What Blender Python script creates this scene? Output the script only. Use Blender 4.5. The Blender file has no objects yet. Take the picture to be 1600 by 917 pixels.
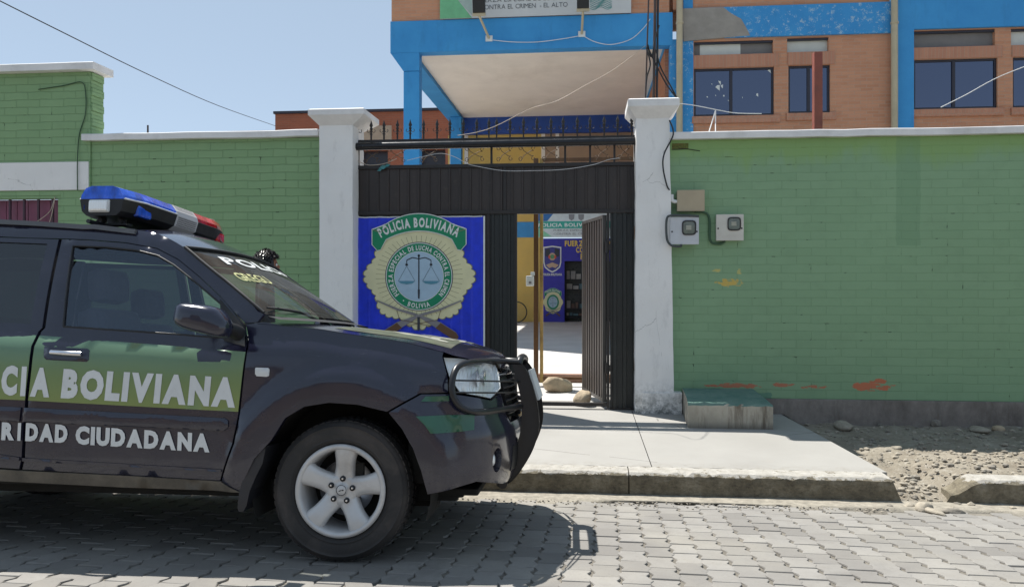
import bpy, bmesh, math, random
from math import sin, cos, pi, radians, atan2, hypot
from mathutils import Vector, Matrix
from mathutils.geometry import delaunay_2d_cdt
random.seed(7)
S = bpy.context.scene
COL = S.collection

# ------------------------------------------------------------------ camera maths
EYE = 1.38; YAW = radians(5.5); FPX = 1200.0; HX = 800.0; HY = 440.0
CY, SY = cos(YAW), sin(YAW)
def proj(p):
    d = -p[0]*SY + p[1]*CY
    return HX + FPX*(p[0]*CY + p[1]*SY)/d, HY - FPX*(p[2]-EYE)/d
def ray(px, py):
    a = (px-HX)/FPX; b = (HY-py)/FPX
    return Vector((CY*a - SY, SY*a + CY, b))
def at(px, py, Y):                       # point on the plane y = Y
    r = ray(px, py); t = Y/r.y
    return Vector((r.x*t, Y, EYE + r.z*t))
def X(px, Y): return at(px, HY, Y).x
def Z(px, py, Y): return at(px, py, Y).z
def ground(px, py, z=0.0):
    r = ray(px, py); t = (z-EYE)/r.z
    return Vector((r.x*t, r.y*t, z))

# ------------------------------------------------------------------ node helpers
class NT:
    def __init__(s, name):
        s.m = bpy.data.materials.new(name); s.m.use_nodes = True
        s.n = s.m.node_tree.nodes; s.l = s.m.node_tree.links
        s.n.clear()
        s.out = s.n.new('ShaderNodeOutputMaterial')
        s.b = s.n.new('ShaderNodeBsdfPrincipled')
        s.l.new(s.b.outputs[0], s.out.inputs[0])
    def add(s, t, **k):
        n = s.n.new(t)
        for a, v in k.items(): setattr(n, a, v)
        return n
    def put(s, sock, v):
        if isinstance(v, bpy.types.NodeSocket): s.l.new(v, sock)
        elif v is not None:
            if isinstance(v, (tuple, list)) and len(v) == 3 and sock.type == 'RGBA': v = (*v, 1)
            sock.default_value = v
    def math(s, op, a, b=None, c=None, clamp=False):
        n = s.add('ShaderNodeMath', operation=op, use_clamp=clamp)
        s.put(n.inputs[0], a); s.put(n.inputs[1], b)
        if c is not None: s.put(n.inputs[2], c)
        return n.outputs[0]
    def coord(s, kind='Object'):
        return s.add('ShaderNodeTexCoord').outputs[kind]
    def xz(s):                            # (x, z, 0) from object coordinates
        sp = s.add('ShaderNodeSeparateXYZ'); s.put(sp.inputs[0], s.coord())
        cb = s.add('ShaderNodeCombineXYZ')
        s.put(cb.inputs[0], s.math('ADD', sp.outputs[0], s.math('MULTIPLY', sp.outputs[1], 1.0))); s.put(cb.inputs[1], sp.outputs[2])
        return cb.outputs[0]
    def scale(s, v, sc, off=(0, 0, 0)):
        n = s.add('ShaderNodeMapping'); s.put(n.inputs[0], v)
        n.inputs['Scale'].default_value = sc if isinstance(sc, tuple) else (sc, sc, sc)
        n.inputs['Location'].default_value = off
        return n.outputs[0]
    def noise(s, v, sc, det=6, rough=.6, dist=0):
        n = s.add('ShaderNodeTexNoise'); s.put(n.inputs['Vector'], v)
        n.inputs['Scale'].default_value = sc; n.inputs['Detail'].default_value = det
        n.inputs['Roughness'].default_value = rough; n.inputs['Distortion'].default_value = dist
        return n.outputs[0]
    def ramp(s, f, stops, interp='LINEAR'):
        n = s.add('ShaderNodeValToRGB'); s.put(n.inputs[0], f)
        n.color_ramp.interpolation = interp
        e = n.color_ramp.elements
        while len(e) < len(stops): e.new(.5)
        for q, (p, c) in zip(e, stops):
            q.position = p
            if not isinstance(c, (tuple, list)): c = (c, c, c)
            q.color = (*c, 1)
        return n.outputs[0]
    def mix(s, f, a, b, mode='MIX'):
        n = s.add('ShaderNodeMix', data_type='RGBA', blend_type=mode)
        s.put(n.inputs[0], f); s.put(n.inputs[6], a); s.put(n.inputs[7], b)
        return n.outputs[2]
    def bump(s, h, strength=.3, dist=.01, prev=None):
        n = s.add('ShaderNodeBump'); s.put(n.inputs['Height'], h)
        n.inputs['Strength'].default_value = strength; n.inputs['Distance'].default_value = dist
        if prev is not None: s.l.new(prev, n.inputs['Normal'])
        s.l.new(n.outputs[0], s.b.inputs['Normal'])
        return n.outputs[0]
    def col(s, c): s.put(s.b.inputs['Base Color'], c)
    def set(s, **k):
        for a, v in k.items(): s.put(s.b.inputs[a.replace('_', ' ')], v)

def M(name, c, rough=.6, metal=0, var=.12, scale=6, bump=.15, bscale=40, dirt=None, dirt_amt=.3, coat=0, bdist=.004):
    t = NT(name); v = t.coord()
    n1 = t.noise(v, scale, 7, .65)
    lo = tuple(max(0, x*(1-var)) for x in c); hi = tuple(min(1, x*(1+var)) for x in c)
    base = t.ramp(n1, [(.3, lo), (.7, hi)])
    if dirt:
        n2 = t.noise(v, scale*.45, 9, .7, .4)
        base = t.mix(t.ramp(n2, [(.5, 0), (.75, dirt_amt)]), base, dirt)
    t.col(base)
    t.set(Roughness=t.ramp(t.noise(v, scale*2, 5), [(.3, max(.02, rough*.85)), (.7, min(1, rough*1.15))]), Metallic=metal)
    if coat: t.set(Coat_Weight=coat, Coat_Roughness=.06)
    if bump: t.bump(t.noise(v, bscale, 5), bump, bdist)
    return t.m

# ------------------------------------------------------------------ mesh helpers
def link(name, me, mat=None, parent=None, loc=None):
    o = bpy.data.objects.new(name, me); COL.objects.link(o)
    if mat is not None:
        for m in (mat if isinstance(mat, (list, tuple)) else [mat]): me.materials.append(m)
    if parent is not None: o.parent = parent
    if loc is not None: o.location = loc
    return o
def tag(o, label=None, cat=None, group=None, kind=None):
    if label: o['label'] = label
    if cat: o['category'] = cat
    if group: o['group'] = group
    if kind: o['kind'] = kind
    return o
def thing(name, label, cat, loc=(0, 0, 0), rz=0, group=None):
    o = bpy.data.objects.new(name, None); COL.objects.link(o); o.location = loc; o.rotation_euler.z = rz
    o.empty_display_size = .2
    return tag(o, label, cat, group)
class MB:
    """collects simple shapes into one mesh"""
    def __init__(s): s.v = []; s.f = []; s.mi = []; s.sm = []; s.cur = 0
    def add(s, vs, fs, smooth=False):
        b = len(s.v); s.v += [tuple(v) for v in vs]
        for f in fs: s.f.append([b+i for i in f]); s.mi.append(s.cur); s.sm.append(smooth)
        return s
    def box(s, x0, x1, y0, y1, z0, z1, bev=0.0, rot=None, piv=None):
        if bev > 0:
            bm = bmesh.new(); bmesh.ops.create_cube(bm, size=1)
            for v in bm.verts:
                v.co = Vector((x0+(v.co.x+.5)*(x1-x0), y0+(v.co.y+.5)*(y1-y0), z0+(v.co.z+.5)*(z1-z0)))
            bmesh.ops.bevel(bm, geom=bm.edges[:], offset=bev, segments=2, affect='EDGES', profile=.6)
            bm.verts.index_update()
            vs = [v.co.copy() for v in bm.verts]; fs = [[v.index for v in f.verts] for f in bm.faces]; bm.free()
        else:
            vs = [Vector(p) for p in ((x0,y0,z0),(x1,y0,z0),(x1,y1,z0),(x0,y1,z0),(x0,y0,z1),(x1,y0,z1),(x1,y1,z1),(x0,y1,z1))]
            fs = [(0,3,2,1),(4,5,6,7),(0,1,5,4),(1,2,6,5),(2,3,7,6),(3,0,4,7)]
        if rot is not None:
            p = Vector(piv) if piv is not None else Vector(((x0+x1)/2,(y0+y1)/2,(z0+z1)/2))
            vs = [rot @ (v-p) + p for v in vs]
        return s.add(vs, fs)
    def tube(s, pts, r, n=8, cap=True, smooth=True):
        pts = [Vector(p) for p in pts]; rs = r if isinstance(r, (list, tuple)) else [r]*len(pts)
        vs = []; fs = []; up = None
        for i, p in enumerate(pts):
            a = pts[max(0, i-1)]; b = pts[min(len(pts)-1, i+1)]
            d = (b-a).normalized() if (b-a).length > 1e-9 else Vector((0, 0, 1))
            if up is None:
                up = Vector((0, 0, 1)) if abs(d.z) < .9 else Vector((1, 0, 0))
            u = (up - d*up.dot(d)).normalized(); w = d.cross(u); up = u
            for k in range(n):
                t = 2*pi*k/n; vs.append(p + (u*cos(t) + w*sin(t))*rs[i])
        for i in range(len(pts)-1):
            for k in range(n):
                fs.append((i*n+k, i*n+(k+1) % n, (i+1)*n+(k+1) % n, (i+1)*n+k))
        s.add(vs, fs, smooth)
        if cap:
            s.add(vs[:n], [tuple(range(n-1, -1, -1))]); s.add(vs[-n:], [tuple(range(n))])
        return s
    def prism(s, poly, y0, y1, axis='y'):
        """poly in (x,z) extruded along y (or other axes)"""
        def mk(u, v, w): return (u, w, v) if axis == 'y' else ((w, u, v) if axis == 'x' else (u, v, w))
        n = len(poly); vs = [mk(u, v, y0) for u, v in poly] + [mk(u, v, y1) for u, v in poly]
        ar = sum(poly[i][0]*poly[(i+1) % n][1]-poly[(i+1) % n][0]*poly[i][1] for i in range(n))
        fs = [tuple(range(n)), tuple(range(2*n-1, n-1, -1))] + [((i+1) % n, i, n+i, n+(i+1) % n) for i in range(n)]
        flip = (ar < 0) ^ (axis == 'z')
        if flip: fs = [tuple(reversed(f)) for f in fs]
        return s.add(vs, fs)
    def grid(s, rows, smooth=True, flip=False):
        nr = len(rows); nc = len(rows[0]); vs = [p for r in rows for p in r]; fs = []
        for i in range(nr-1):
            for j in range(nc-1):
                f = (i*nc+j, i*nc+j+1, (i+1)*nc+j+1, (i+1)*nc+j)
                fs.append(tuple(reversed(f)) if flip else f)
        return s.add(vs, fs, smooth)
    def lathe(s, prof, n=48, c=(0, 0, 0), axis='y', smooth=True):
        """prof: list of (r, h) turned round an axis"""
        rows = []
        for r, h in prof:
            row = []
            for k in range(n+1):
                t = 2*pi*k/n; a, b = r*cos(t), r*sin(t)
                q = {'y': (a, h, b), 'z': (a, b, h), 'x': (h, a, b)}[axis]
                row.append((q[0]+c[0], q[1]+c[1], q[2]+c[2]))
            rows.append(row)
        return s.grid(rows, smooth)
    def xf(s, mtx):
        s.v = [tuple(mtx @ Vector(v)) for v in s.v]; return s
    def build(s, name, mat, parent=None, loc=None, weld=False, recalc=False):
        me = bpy.data.meshes.new(name); me.from_pydata(s.v, [], s.f)
        mats = mat if isinstance(mat, (list, tuple)) else [mat]
        o = link(name, me, mats, parent, loc)
        for p, mi, sm in zip(me.polygons, s.mi, s.sm): p.material_index = mi; p.use_smooth = sm
        if weld or recalc:
            bm = bmesh.new(); bm.from_mesh(me)
            if weld: bmesh.ops.remove_doubles(bm, verts=bm.verts[:], dist=1e-5)
            if recalc: bmesh.ops.recalc_face_normals(bm, faces=bm.faces[:])
            bm.to_mesh(me); bm.free()
        me.update()
        return o

def pt_in(p, poly):
    x, y = p; c = False; n = len(poly); j = n-1
    for i in range(n):
        xi, yi = poly[i]; xj, yj = poly[j]
        if (yi > y) != (yj > y) and x < (xj-xi)*(y-yi)/(yj-yi)+xi: c = not c
        j = i
    return c
def resamp(poly, res):
    out = []
    n = len(poly)
    for i in range(n):
        a, b = poly[i], poly[(i+1) % n]; k = max(1, int(hypot(b[0]-a[0], b[1]-a[1])/res+.5))
        for j in range(k): out.append((a[0]+(b[0]-a[0])*j/k, a[1]+(b[1]-a[1])*j/k))
    return out
def smoothpoly(pts, n=6, closed=False):
    """catmull-rom through points"""
    P = [Vector((*p, 0)) if len(p) == 2 else Vector(p) for p in pts]; L = len(P); out = []
    rng = range(L) if closed else range(L-1)
    for i in rng:
        if closed: p0, p1, p2, p3 = P[i-1], P[i], P[(i+1) % L], P[(i+2) % L]
        else: p0, p1, p2, p3 = P[max(0, i-1)], P[i], P[i+1], P[min(L-1, i+2)]
        for k in range(n):
            t = k/n
            out.append(.5*((2*p1)+(p2-p0)*t+(2*p0-5*p1+4*p2-p3)*t*t+(3*p1-p0-3*p2+p3)*t**3))
    if not closed: out.append(P[-1])
    return [tuple(v[:len(pts[0])]) for v in out]
def cdt(poly, holes=(), res=.05):
    """fine triangulation of a polygon with holes; returns 2D verts, faces (ccw)"""
    loops = [resamp(poly, res)] + [resamp(h, res) for h in holes]
    vs = []; es = []
    for L in loops:
        b = len(vs); vs += [Vector(p) for p in L]; es += [(b+i, b+(i+1) % len(L)) for i in range(len(L))]
    nb = len(vs); bv = [tuple(v) for v in vs]
    xs = [p[0] for p in loops[0]]; ys = [p[1] for p in loops[0]]
    cell = {}
    for p in bv: cell.setdefault((int(p[0]//res), int(p[1]//res)), []).append(p)
    def near(x, y):
        ci, cj = int(x//res), int(y//res)
        for i in (-1, 0, 1):
            for j in (-1, 0, 1):
                for q in cell.get((ci+i, cj+j), ()):
                    if (q[0]-x)**2+(q[1]-y)**2 < (res*.5)**2: return True
        return False
    y = min(ys)+res*.5; r = 0
    while y < max(ys):
        x = min(xs)+(res*.25 if r % 2 else res*.75)
        while x < max(xs):
            if not near(x, y) and pt_in((x, y), loops[0]) and not any(pt_in((x, y), h) for h in loops[1:]): vs.append(Vector((x, y)))
            x += res
        y += res*.87; r += 1
    v2, e2, f2, _, _, _ = delaunay_2d_cdt(vs, es, [], 0, 1e-7)
    fs = []
    for f in f2:
        cx = sum(v2[i][0] for i in f)/len(f); cy = sum(v2[i][1] for i in f)/len(f)
        if pt_in((cx, cy), loops[0]) and not any(pt_in((cx, cy), h) for h in loops[1:]):
            a = sum(v2[f[k]][0]*v2[f[(k+1) % len(f)]][1]-v2[f[(k+1) % len(f)]][0]*v2[f[k]][1] for k in range(len(f)))
            fs.append(tuple(f) if a > 0 else tuple(reversed(f)))
    return [tuple(v) for v in v2], fs
def panel(name, poly, surf, mat, parent=None, holes=(), res=.05, off=0.0, thick=.012, flip=False, mirror=False, bevel=0, mb=None):
    """sheet following surf(u, v, offset) with turned-in edges"""
    v2, fs = cdt(poly, holes, res)
    m = mb or MB()
    g = (lambda p: Vector((p.x, -p.y, p.z))) if mirror else (lambda p: p)
    fl = flip ^ mirror
    cnt = {}
    for f in fs:
        for k in range(len(f)): cnt[(f[k], f[(k+1) % len(f)])] = 1
    bed = [e for e in cnt if (e[1], e[0]) not in cnt]
    bset = set(i for e in bed for i in e)
    A = [g(surf(u, v, off - (bevel if i in bset else 0))) for i, (u, v) in enumerate(v2)]
    m.add(A, [tuple(reversed(f)) if fl else f for f in fs], True)
    if thick:
        idx = {}; vs = []
        for a, b in bed:
            for i in (a, b):
                if i not in idx:
                    idx[i] = len(vs); vs.append(A[i]); vs.append(g(surf(*v2[i], off-thick)))
        q = [(idx[b], idx[a], idx[a]+1, idx[b]+1) for a, b in bed]
        m.add(vs, [tuple(reversed(f)) if fl else f for f in q])
    if mb: return None
    return m.build(name, mat, parent)

# ------------------------------------------------------------------ text
_gc = {}
def glyphs(s, bold=.02):
    key = (s, bold)
    if key in _gc: return _gc[key]
    c = bpy.data.curves.new('t', 'FONT'); c.body = s; c.size = 1; c.offset = bold; c.resolution_u = 3
    o = bpy.data.objects.new('t', c); COL.objects.link(o)
    dg = bpy.context.evaluated_depsgraph_get(); dg.update()
    me = bpy.data.meshes.new_from_object(o.evaluated_get(dg))
    vs = [(v.co.x, v.co.y) for v in me.vertices]; fs = [tuple(p.vertices) for p in me.polygons]
    bpy.data.objects.remove(o); bpy.data.curves.remove(c); bpy.data.meshes.remove(me)
    _gc[key] = (vs, fs); return _gc[key]
CAP = .73
def text_into(mb, s, f, w=None, h=.1, bold=.02, align='l', shear=0):
    """lay text out flat: cap height h, total width w, through f(u, v)"""
    vs = []; fs = []; pen = 0
    for ch in s:
        if ch == ' ': pen += .30; continue
        gv, gf = glyphs(ch, bold)
        if not gv: continue
        xa = min(v[0] for v in gv); xb = max(v[0] for v in gv); n0 = len(vs)
        vs += [(v[0]-xa+pen, v[1]) for v in gv]; fs += [tuple(i+n0 for i in q) for q in gf]; pen += xb-xa+.075
    if not vs: return
    x0 = min(v[0] for v in vs); x1 = max(v[0] for v in vs)
    k = h/CAP; kx = (w/(x1-x0)) if w else k; W_ = (x1-x0)*kx
    o = {'l': 0, 'c': -W_/2, 'r': -W_}[align]
    mb.add([f(o+(v[0]-x0)*kx+shear*v[1]*k, v[1]*k) for v in vs], fs)
def arc_text(mb, s, f, R, a0, a1, h, bold=.02, inside=False):
    """letters on a circle from angle a0 to a1 (degrees, clockwise from the left for tops)"""
    adv = []
    for ch in s:
        if ch == ' ': adv.append((.35, None)); continue
        vs, fs = glyphs(ch, bold); adv.append((max(v[0] for v in vs)-min(v[0] for v in vs)+.12, (vs, fs)))
    tot = sum(a for a, _ in adv); pos = 0; k = h/CAP
    sx = abs(radians(a1-a0))*(R-h if inside else R)/(tot*k)
    for a, g in adv:
        t = radians(a0+(a1-a0)*(pos+a/2)/tot); pos += a
        if g is None: continue
        vs, fs = g; xa = min(v[0] for v in vs); xb = max(v[0] for v in vs); out = []
        for vx, vy in vs:
            lx = (vx-(xa+xb)/2)*k*sx; ly = vy*k
            if inside: rr = R-ly; px_, py_ = cos(t)*rr - sin(t)*lx, sin(t)*rr + cos(t)*lx
            else: rr = R+ly; px_, py_ = cos(t)*rr + sin(t)*lx, sin(t)*rr - cos(t)*lx
            out.append(f(px_, py_))
        mb.add(out, fs)
# ------------------------------------------------------------------ car frame: x forward from the front axle, y to the far side, z up
CROLL = math.atan(.09); CYAW = radians(1.0)
CR = Matrix.Rotation(CYAW, 3, 'Z') @ Matrix.Rotation(-CROLL, 3, 'X')
CO = Vector((-1.21, 3.66, 0.0)) - CR @ Vector((0, -.86, 0))
def c2w(p): return CO + CR @ Vector(p)
def cpt(px, py, y):                       # pixel -> car point with given y
    d = CR.transposed() @ ray(px, py); o = CR.transposed() @ (Vector((0, 0, EYE)) - CO)
    t = (y-o.y)/d.y; return o + d*t
# ------------------------------------------------------------------ materials
MT = {}
def paint():
    t = NT('car_paint'); v = t.coord(); sp = t.add('ShaderNodeSeparateXYZ'); t.put(sp.inputs[0], v)
    base = t.ramp(t.noise(v, 2.5, 5), [(.3, (.009, .010, .026)), (.7, (.014, .015, .036))])
    dust = t.math('MULTIPLY', t.ramp(t.noise(t.scale(v, (1, 1, 2)), 3.5, 9, .75), [(.40, .02), (.75, .24)]), t.ramp(sp.outputs[2], [(.25, 1), (.62, .35), (1, .16)]))
    sc = t.ramp(t.noise(t.scale(v, (1.5, 1.5, 14)), 9, 3, .5, .5), [(.70, 0), (.73, .10)])
    base = t.mix(dust, base, (.17, .145, .115)); base = t.mix(sc, base, (.25, .25, .27))
    t.col(base); t.set(Roughness=t.math('ADD', t.math('MULTIPLY', dust, .9), .17), Coat_Weight=.6, Coat_Roughness=.06)
    t.bump(t.noise(v, 70, 4), .03, .0008); return t.m
MT['paint'] = paint()
MT['rail'] = M('rail_grey', (.10, .10, .105), .4, 0, .15, 6, .05, 60)
MT['trim'] = M('car_trim', (.02, .021, .026), .45, 0, .2, 6, .1, 120, (.12, .10, .08), .2)
MT['black'] = M('black_metal', (.012, .012, .014), .35, 0, .3, 6, .1, 60)
MT['plastic'] = M('dark_plastic', (.012, .012, .013), .5, 0, .2, 6, .1, 60)
MT['rubber'] = M('tyre_rubber', (.026, .025, .025), .72, 0, .25, 7, .25, 120, (.12, .10, .09), .5)
MT['alloy'] = M('wheel_alloy', (.56, .56, .56), .38, .25, .1, 5, .06, 60, (.22, .17, .13), .55)
MT['chrome'] = M('chrome', (.75, .75, .78), .14, 1, .08, 8, 0)
MT['under'] = M('underbody', (.018, .017, .015), .9, 0, .4, 6, .3, 30)
MT['seat'] = M('seat_fabric', (.03, .032, .05), .85, 0, .2, 12, .2, 120)
MT['letter'] = M('white_letter', (.66, .68, .68), .45, 0, .06, 12, .03, 50, (.4, .42, .42), .25)
MT['olive'] = M('olive_letter', (.45, .45, .22), .45, 0, .3, 16, .03, 50)
MT['dusty'] = M('dusty_rocker', (.11, .095, .075), .8, 0, .45, 7, .3, 40, (.22, .19, .14), .6)
t = NT('door_decal'); v = t.coord('Object')
sp = t.add('ShaderNodeSeparateXYZ'); t.put(sp.inputs[0], v)
f = t.math('MULTIPLY', t.math('SUBTRACT', sp.outputs[2], .74), 3.1)
f = t.math('ADD', f, t.math('MULTIPLY', t.math('SUBTRACT', t.noise(v, 1.6, 3), .5), .35))
t.col(t.ramp(f, [(.0, (.22, .27, .08)), (.45, (.17, .245, .095)), (1, (.12, .22, .14))])); t.set(Roughness=.34, Coat_Weight=.25, Coat_Roughness=.15)  # olive decal; its teal upper part is partly reflected sky put into the colour
MT['decal'] = t.m
def glass(name, tint, refl, rough=.02, tcol=None, fk=.9, dust=0):
    t = NT(name); t.n.remove(t.b)
    tr = t.add('ShaderNodeBsdfTransparent'); tr.inputs[0].default_value = (*tint, 1)
    gl = t.add('ShaderNodeBsdfGlossy'); gl.inputs['Roughness'].default_value = rough; gl.inputs[0].default_value = (*(tcol or (.95, .97, 1)), 1)
    ge = t.add('ShaderNodeNewGeometry'); vm = t.add('ShaderNodeVectorMath', operation='DOT_PRODUCT'); t.l.new(ge.outputs['Normal'], vm.inputs[0]); t.l.new(ge.outputs['Incoming'], vm.inputs[1])
    sch = t.math('ADD', .04, t.math('MULTIPLY', t.math('POWER', t.math('SUBTRACT', 1, t.math('ABSOLUTE', vm.outputs['Value'])), 5), .96))
    mx = t.add('ShaderNodeMixShader')
    f = t.math('ADD', t.math('MULTIPLY', sch, fk), refl, clamp=True)
    t.l.new(f, mx.inputs[0]); t.l.new(tr.outputs[0], mx.inputs[1]); t.l.new(gl.outputs[0], mx.inputs[2])
    last = mx.outputs[0]
    if dust:
        df = t.add('ShaderNodeBsdfDiffuse'); df.inputs[0].default_value = (.30, .30, .28, 1); m2 = t.add('ShaderNodeMixShader')  # grey film for dust and the sky softly reflected on the glass
        t.l.new(t.ramp(t.noise(t.coord(), 4, 6, .65), [(.35, dust*.5), (.7, dust*1.4)]), m2.inputs[0]); t.l.new(last, m2.inputs[1]); t.l.new(df.outputs[0], m2.inputs[2]); last = m2.outputs[0]
    t.l.new(last, t.out.inputs[0]); return t.m
MT['glass'] = glass('car_glass', (.97, 1, 1), .06, .02, (.72, .84, 1), .9, .02)
MT['tint'] = glass('dark_car_glass', (.12, .13, .16), .05)
MT['wshield'] = glass('windshield_glass', (.55, .60, .58), .0, .02, None, .45, .13)
MT['lens'] = glass('lamp_lens', (.97, .98, .98), .0)
def lamp(name, c, rough=.12, tr=.08):
    t = NT(name); v = t.coord()
    t.col(t.ramp(t.noise(t.scale(v, (1, 1, .5)), 16, 4), [(.3, tuple(x*.45 for x in c)), (.55, c), (.72, tuple(min(1, x*1.1+.10) for x in c))]))  # light flecks put dome highlights into the lens colour
    t.set(Roughness=rough, Transmission_Weight=tr, Coat_Weight=.8, Coat_Roughness=.04, IOR=1.4)
    w = t.add('ShaderNodeTexWave'); t.put(w.inputs[0], v); w.inputs['Scale'].default_value = 14
    w.bands_direction = 'Y'
    t.bump(w.outputs[0], .15, .004)
    return t.m
MT['blue'] = lamp('blue_lamp', (.01, .12, .80))
MT['red'] = lamp('red_lamp', (.75, .01, .02))
t = NT('reflector'); v = t.coord()
w = t.add('ShaderNodeTexWave'); w.bands_direction = 'X'; t.put(w.inputs['Vector'], v); w.inputs['Scale'].default_value = 22
t.col((.88, .89, .88)); t.set(Metallic=.3, Roughness=.3); t.bump(w.outputs[0], .3, .006)
MT['reflector'] = t.m
t = NT('siren_grille'); v = t.coord()
w = t.add('ShaderNodeTexVoronoi', feature='DISTANCE_TO_EDGE'); t.put(w.inputs['Vector'], v); w.inputs['Scale'].default_value = 60; w.inputs['Randomness'].default_value = .1
t.col(t.ramp(w.outputs[0], [(.05, (.66, .64, .64)), (.36, (.60, .58, .58)), (.46, (.16, .16, .17))])); t.set(Roughness=.5)
MT['grille'] = M('siren_cover', (.60, .58, .58), .5, 0, .06, 6, .03, 60)
MT['decalB'] = M('bumper_decal', (.02, .10, .055), .3, 0, .2, 5, .03, 60, coat=.5)
MT['hoodd'] = M('hood_patch', (.075, .085, .05), .4, 0, .35, 9, .03, 60, (.16, .15, .12), .6)
MT['hoodl'] = M('hood_letter', (.30, .30, .25), .5, 0, .3, 14, .03, 60, (.08, .09, .06), .8)
# ------------------------------------------------------------------ the police car
def interp(tab, x):
    if x <= tab[0][0]: return tab[0][1]
    for (a, b), (c, d) in zip(tab, tab[1:]):
        if x <= c:
            t = (x-a)/(c-a); return b+(d-b)*t
    return tab[-1][1]
def dense(tab, n=8): return smoothpoly(tab, n)
_pf = dense([(.36, -.8825), (.47, -.876), (.56, -.858), (.635, -.825), (.70, -.77), (.752, -.69), (.79, -.58), (.822, -.42), (.843, -.24), (.85, -.1), (.852, 0)], 6)
_S = [.36]
for a, b in zip(_pf, _pf[1:]): _S.append(_S[-1]+hypot(b[0]-a[0], b[1]-a[1]))
SC = _S[-1]
_pr = dense([(-3.15, -.8825), (-3.32, -.868), (-3.45, -.82), (-3.54, -.72), (-3.58, -.5), (-3.6, -.25), (-3.6, 0)], 6)
_R = [-3.15]
for a, b in zip(_pr, _pr[1:]): _R.append(_R[-1]-hypot(b[0]-a[0], b[1]-a[1]))
SR = _R[-1]
def _walk(P, T, s):
    for i in range(len(T)-1):
        lo, hi = min(T[i], T[i+1]), max(T[i], T[i+1])
        if lo-1e-9 <= s <= hi+1e-9 or i == len(T)-2:
            t = (s-T[i])/(T[i+1]-T[i]); a, b = P[i], P[i+1]
            q = (a[0]+(b[0]-a[0])*t, a[1]+(b[1]-a[1])*t)
            def tn(k):
                k = max(0, min(len(P)-2, k)); return Vector((P[k+1][0]-P[k][0], P[k+1][1]-P[k][1])).normalized()
            d0 = (tn(i-1)+tn(i)).normalized(); d1 = (tn(i)+tn(i+1)).normalized(); d = (d0.lerp(d1, t)).normalized()
            return q, d
def plan(s):
    if s > .36:
        q, d = _walk(_pf, _S, s); return q, (d.y, -d.x)
    if s < -3.15:
        q, d = _walk(_pr, _R, s); return q, (-d.y, d.x)
    return (s, -.8825), (0, -1)
ZB = dense([(-4.6, 1.22), (-3.5, 1.21), (-1.87, 1.166), (-.8, 1.108), (-.66, 1.105), (-.52, 1.15), (-.3, 1.152), (-.15, 1.147), (.02, 1.122), (.25, 1.092), (.5, 1.038), (.7, .99), (1.1, .96), (1.7, .95)], 4)
LOW = [(.1, .10), (.22, .07), (.33, .03), (.40, .012), (.5, .004), (.68, 0), (2, 0)]
_H = dense([(-.3, 0), (-.2, .001), (-.13, .008), (-.095, .016), (-.07, .035), (-.04, .05), (0, .056), (.03, .0625)], 6)
def high(d):
    if d < 0: return interp(_H, d)
    return .056+.21*d+.16*d*d + 2.2*max(0, d-.50)**2
FRT = dense([(.2, .12), (.28, .06), (.36, .02), (.44, .002), (.6, 0), (.66, .012), (.7, .03), (.8, .045), (.9, .075), (.97, .12), (1.02, .18), (1.1, .3)], 4)
def sm(x): x = max(0, min(1, x)); return x*x*(3-2*x)
def flare(s, z, cx):
    d = hypot(s-cx, z-.36)
    return .034*sm((.63-d)/.09) if z < 1.0 else 0
def inset(s, z):
    a = interp(LOW, z) + high(z-interp(ZB, s))
    if s > .4:
        w = sm((s-.42)/.5); a = a*(1-w) + interp(FRT, z)*w
    if s < -3.2:
        w = sm((-3.2-s)/.4); a = a*(1-w) + (interp(LOW, z)*.6 + max(0, z-.95)*.25)*w
    return a - (flare(s, z, 0)*(1-sm((s-.5)/.2)) + flare(s, z, -2.625))
def body(s, z, off=0.0):
    q, n = plan(s); i = -inset(s, z) + off
    return Vector((q[0]+n[0]*i, q[1]+n[1]*i, z))
def sz(px, py=None, zz=None):
    """photo outline -> side coordinates"""
    p = cpt(px, py, -.8); s, z = p.x, p.z
    for _ in range(12):
        f0 = proj(c2w(body(s, z))); e = 1e-3
        fs = proj(c2w(body(s+e, z))); fz = proj(c2w(body(s, z+e)))
        a, b, c, d = (fs[0]-f0[0])/e, (fz[0]-f0[0])/e, (fs[1]-f0[1])/e, (fz[1]-f0[1])/e
        r0, r1 = px-f0[0], py-f0[1]; D = a*d-b*c
        if abs(D) < 1e-6: break
        ds = (r0*d-b*r1)/D; dz = (a*r1-c*r0)/D
        s += max(-.08, min(.08, ds)); z += max(-.08, min(.08, dz))
        s = min(SC-.001, s)
    return (s, z)
def PX(*pts): return [sz(*p) if not (isinstance(p[0], str)) else p[1] for p in pts]
L = lambda s, z: ('l', (s, z))

car = thing('police_car', 'black police off-road car with green door stripe and roof light bar, parked at the kerb', 'police car')
car.matrix_world = Matrix.Translation(CO) @ CR.to_4x4()
PT = MT['paint']
def both(name, poly, mat=PT, parent=car, label=None, **k):
    a = panel(name, poly, body, mat, parent, **k)
    b = panel(name, poly, body, mat, parent, mirror=True, **k)
    return a, b

# side outlines (photo)
door_top = [(363, 486), (343, 463), (311, 433), (278, 406), (245, 389), (196, 380), (137, 375.5), (96, 374)]
fd = PX(*[(96, 374), (70, 512), (64, 518), (54, 548), (50.5, 562), (44, 624), (38, 716), (34, 733), (343, 751), (362, 693), (372, 644), (385, 539), (380, 507)] + door_top[:-1])
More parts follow.
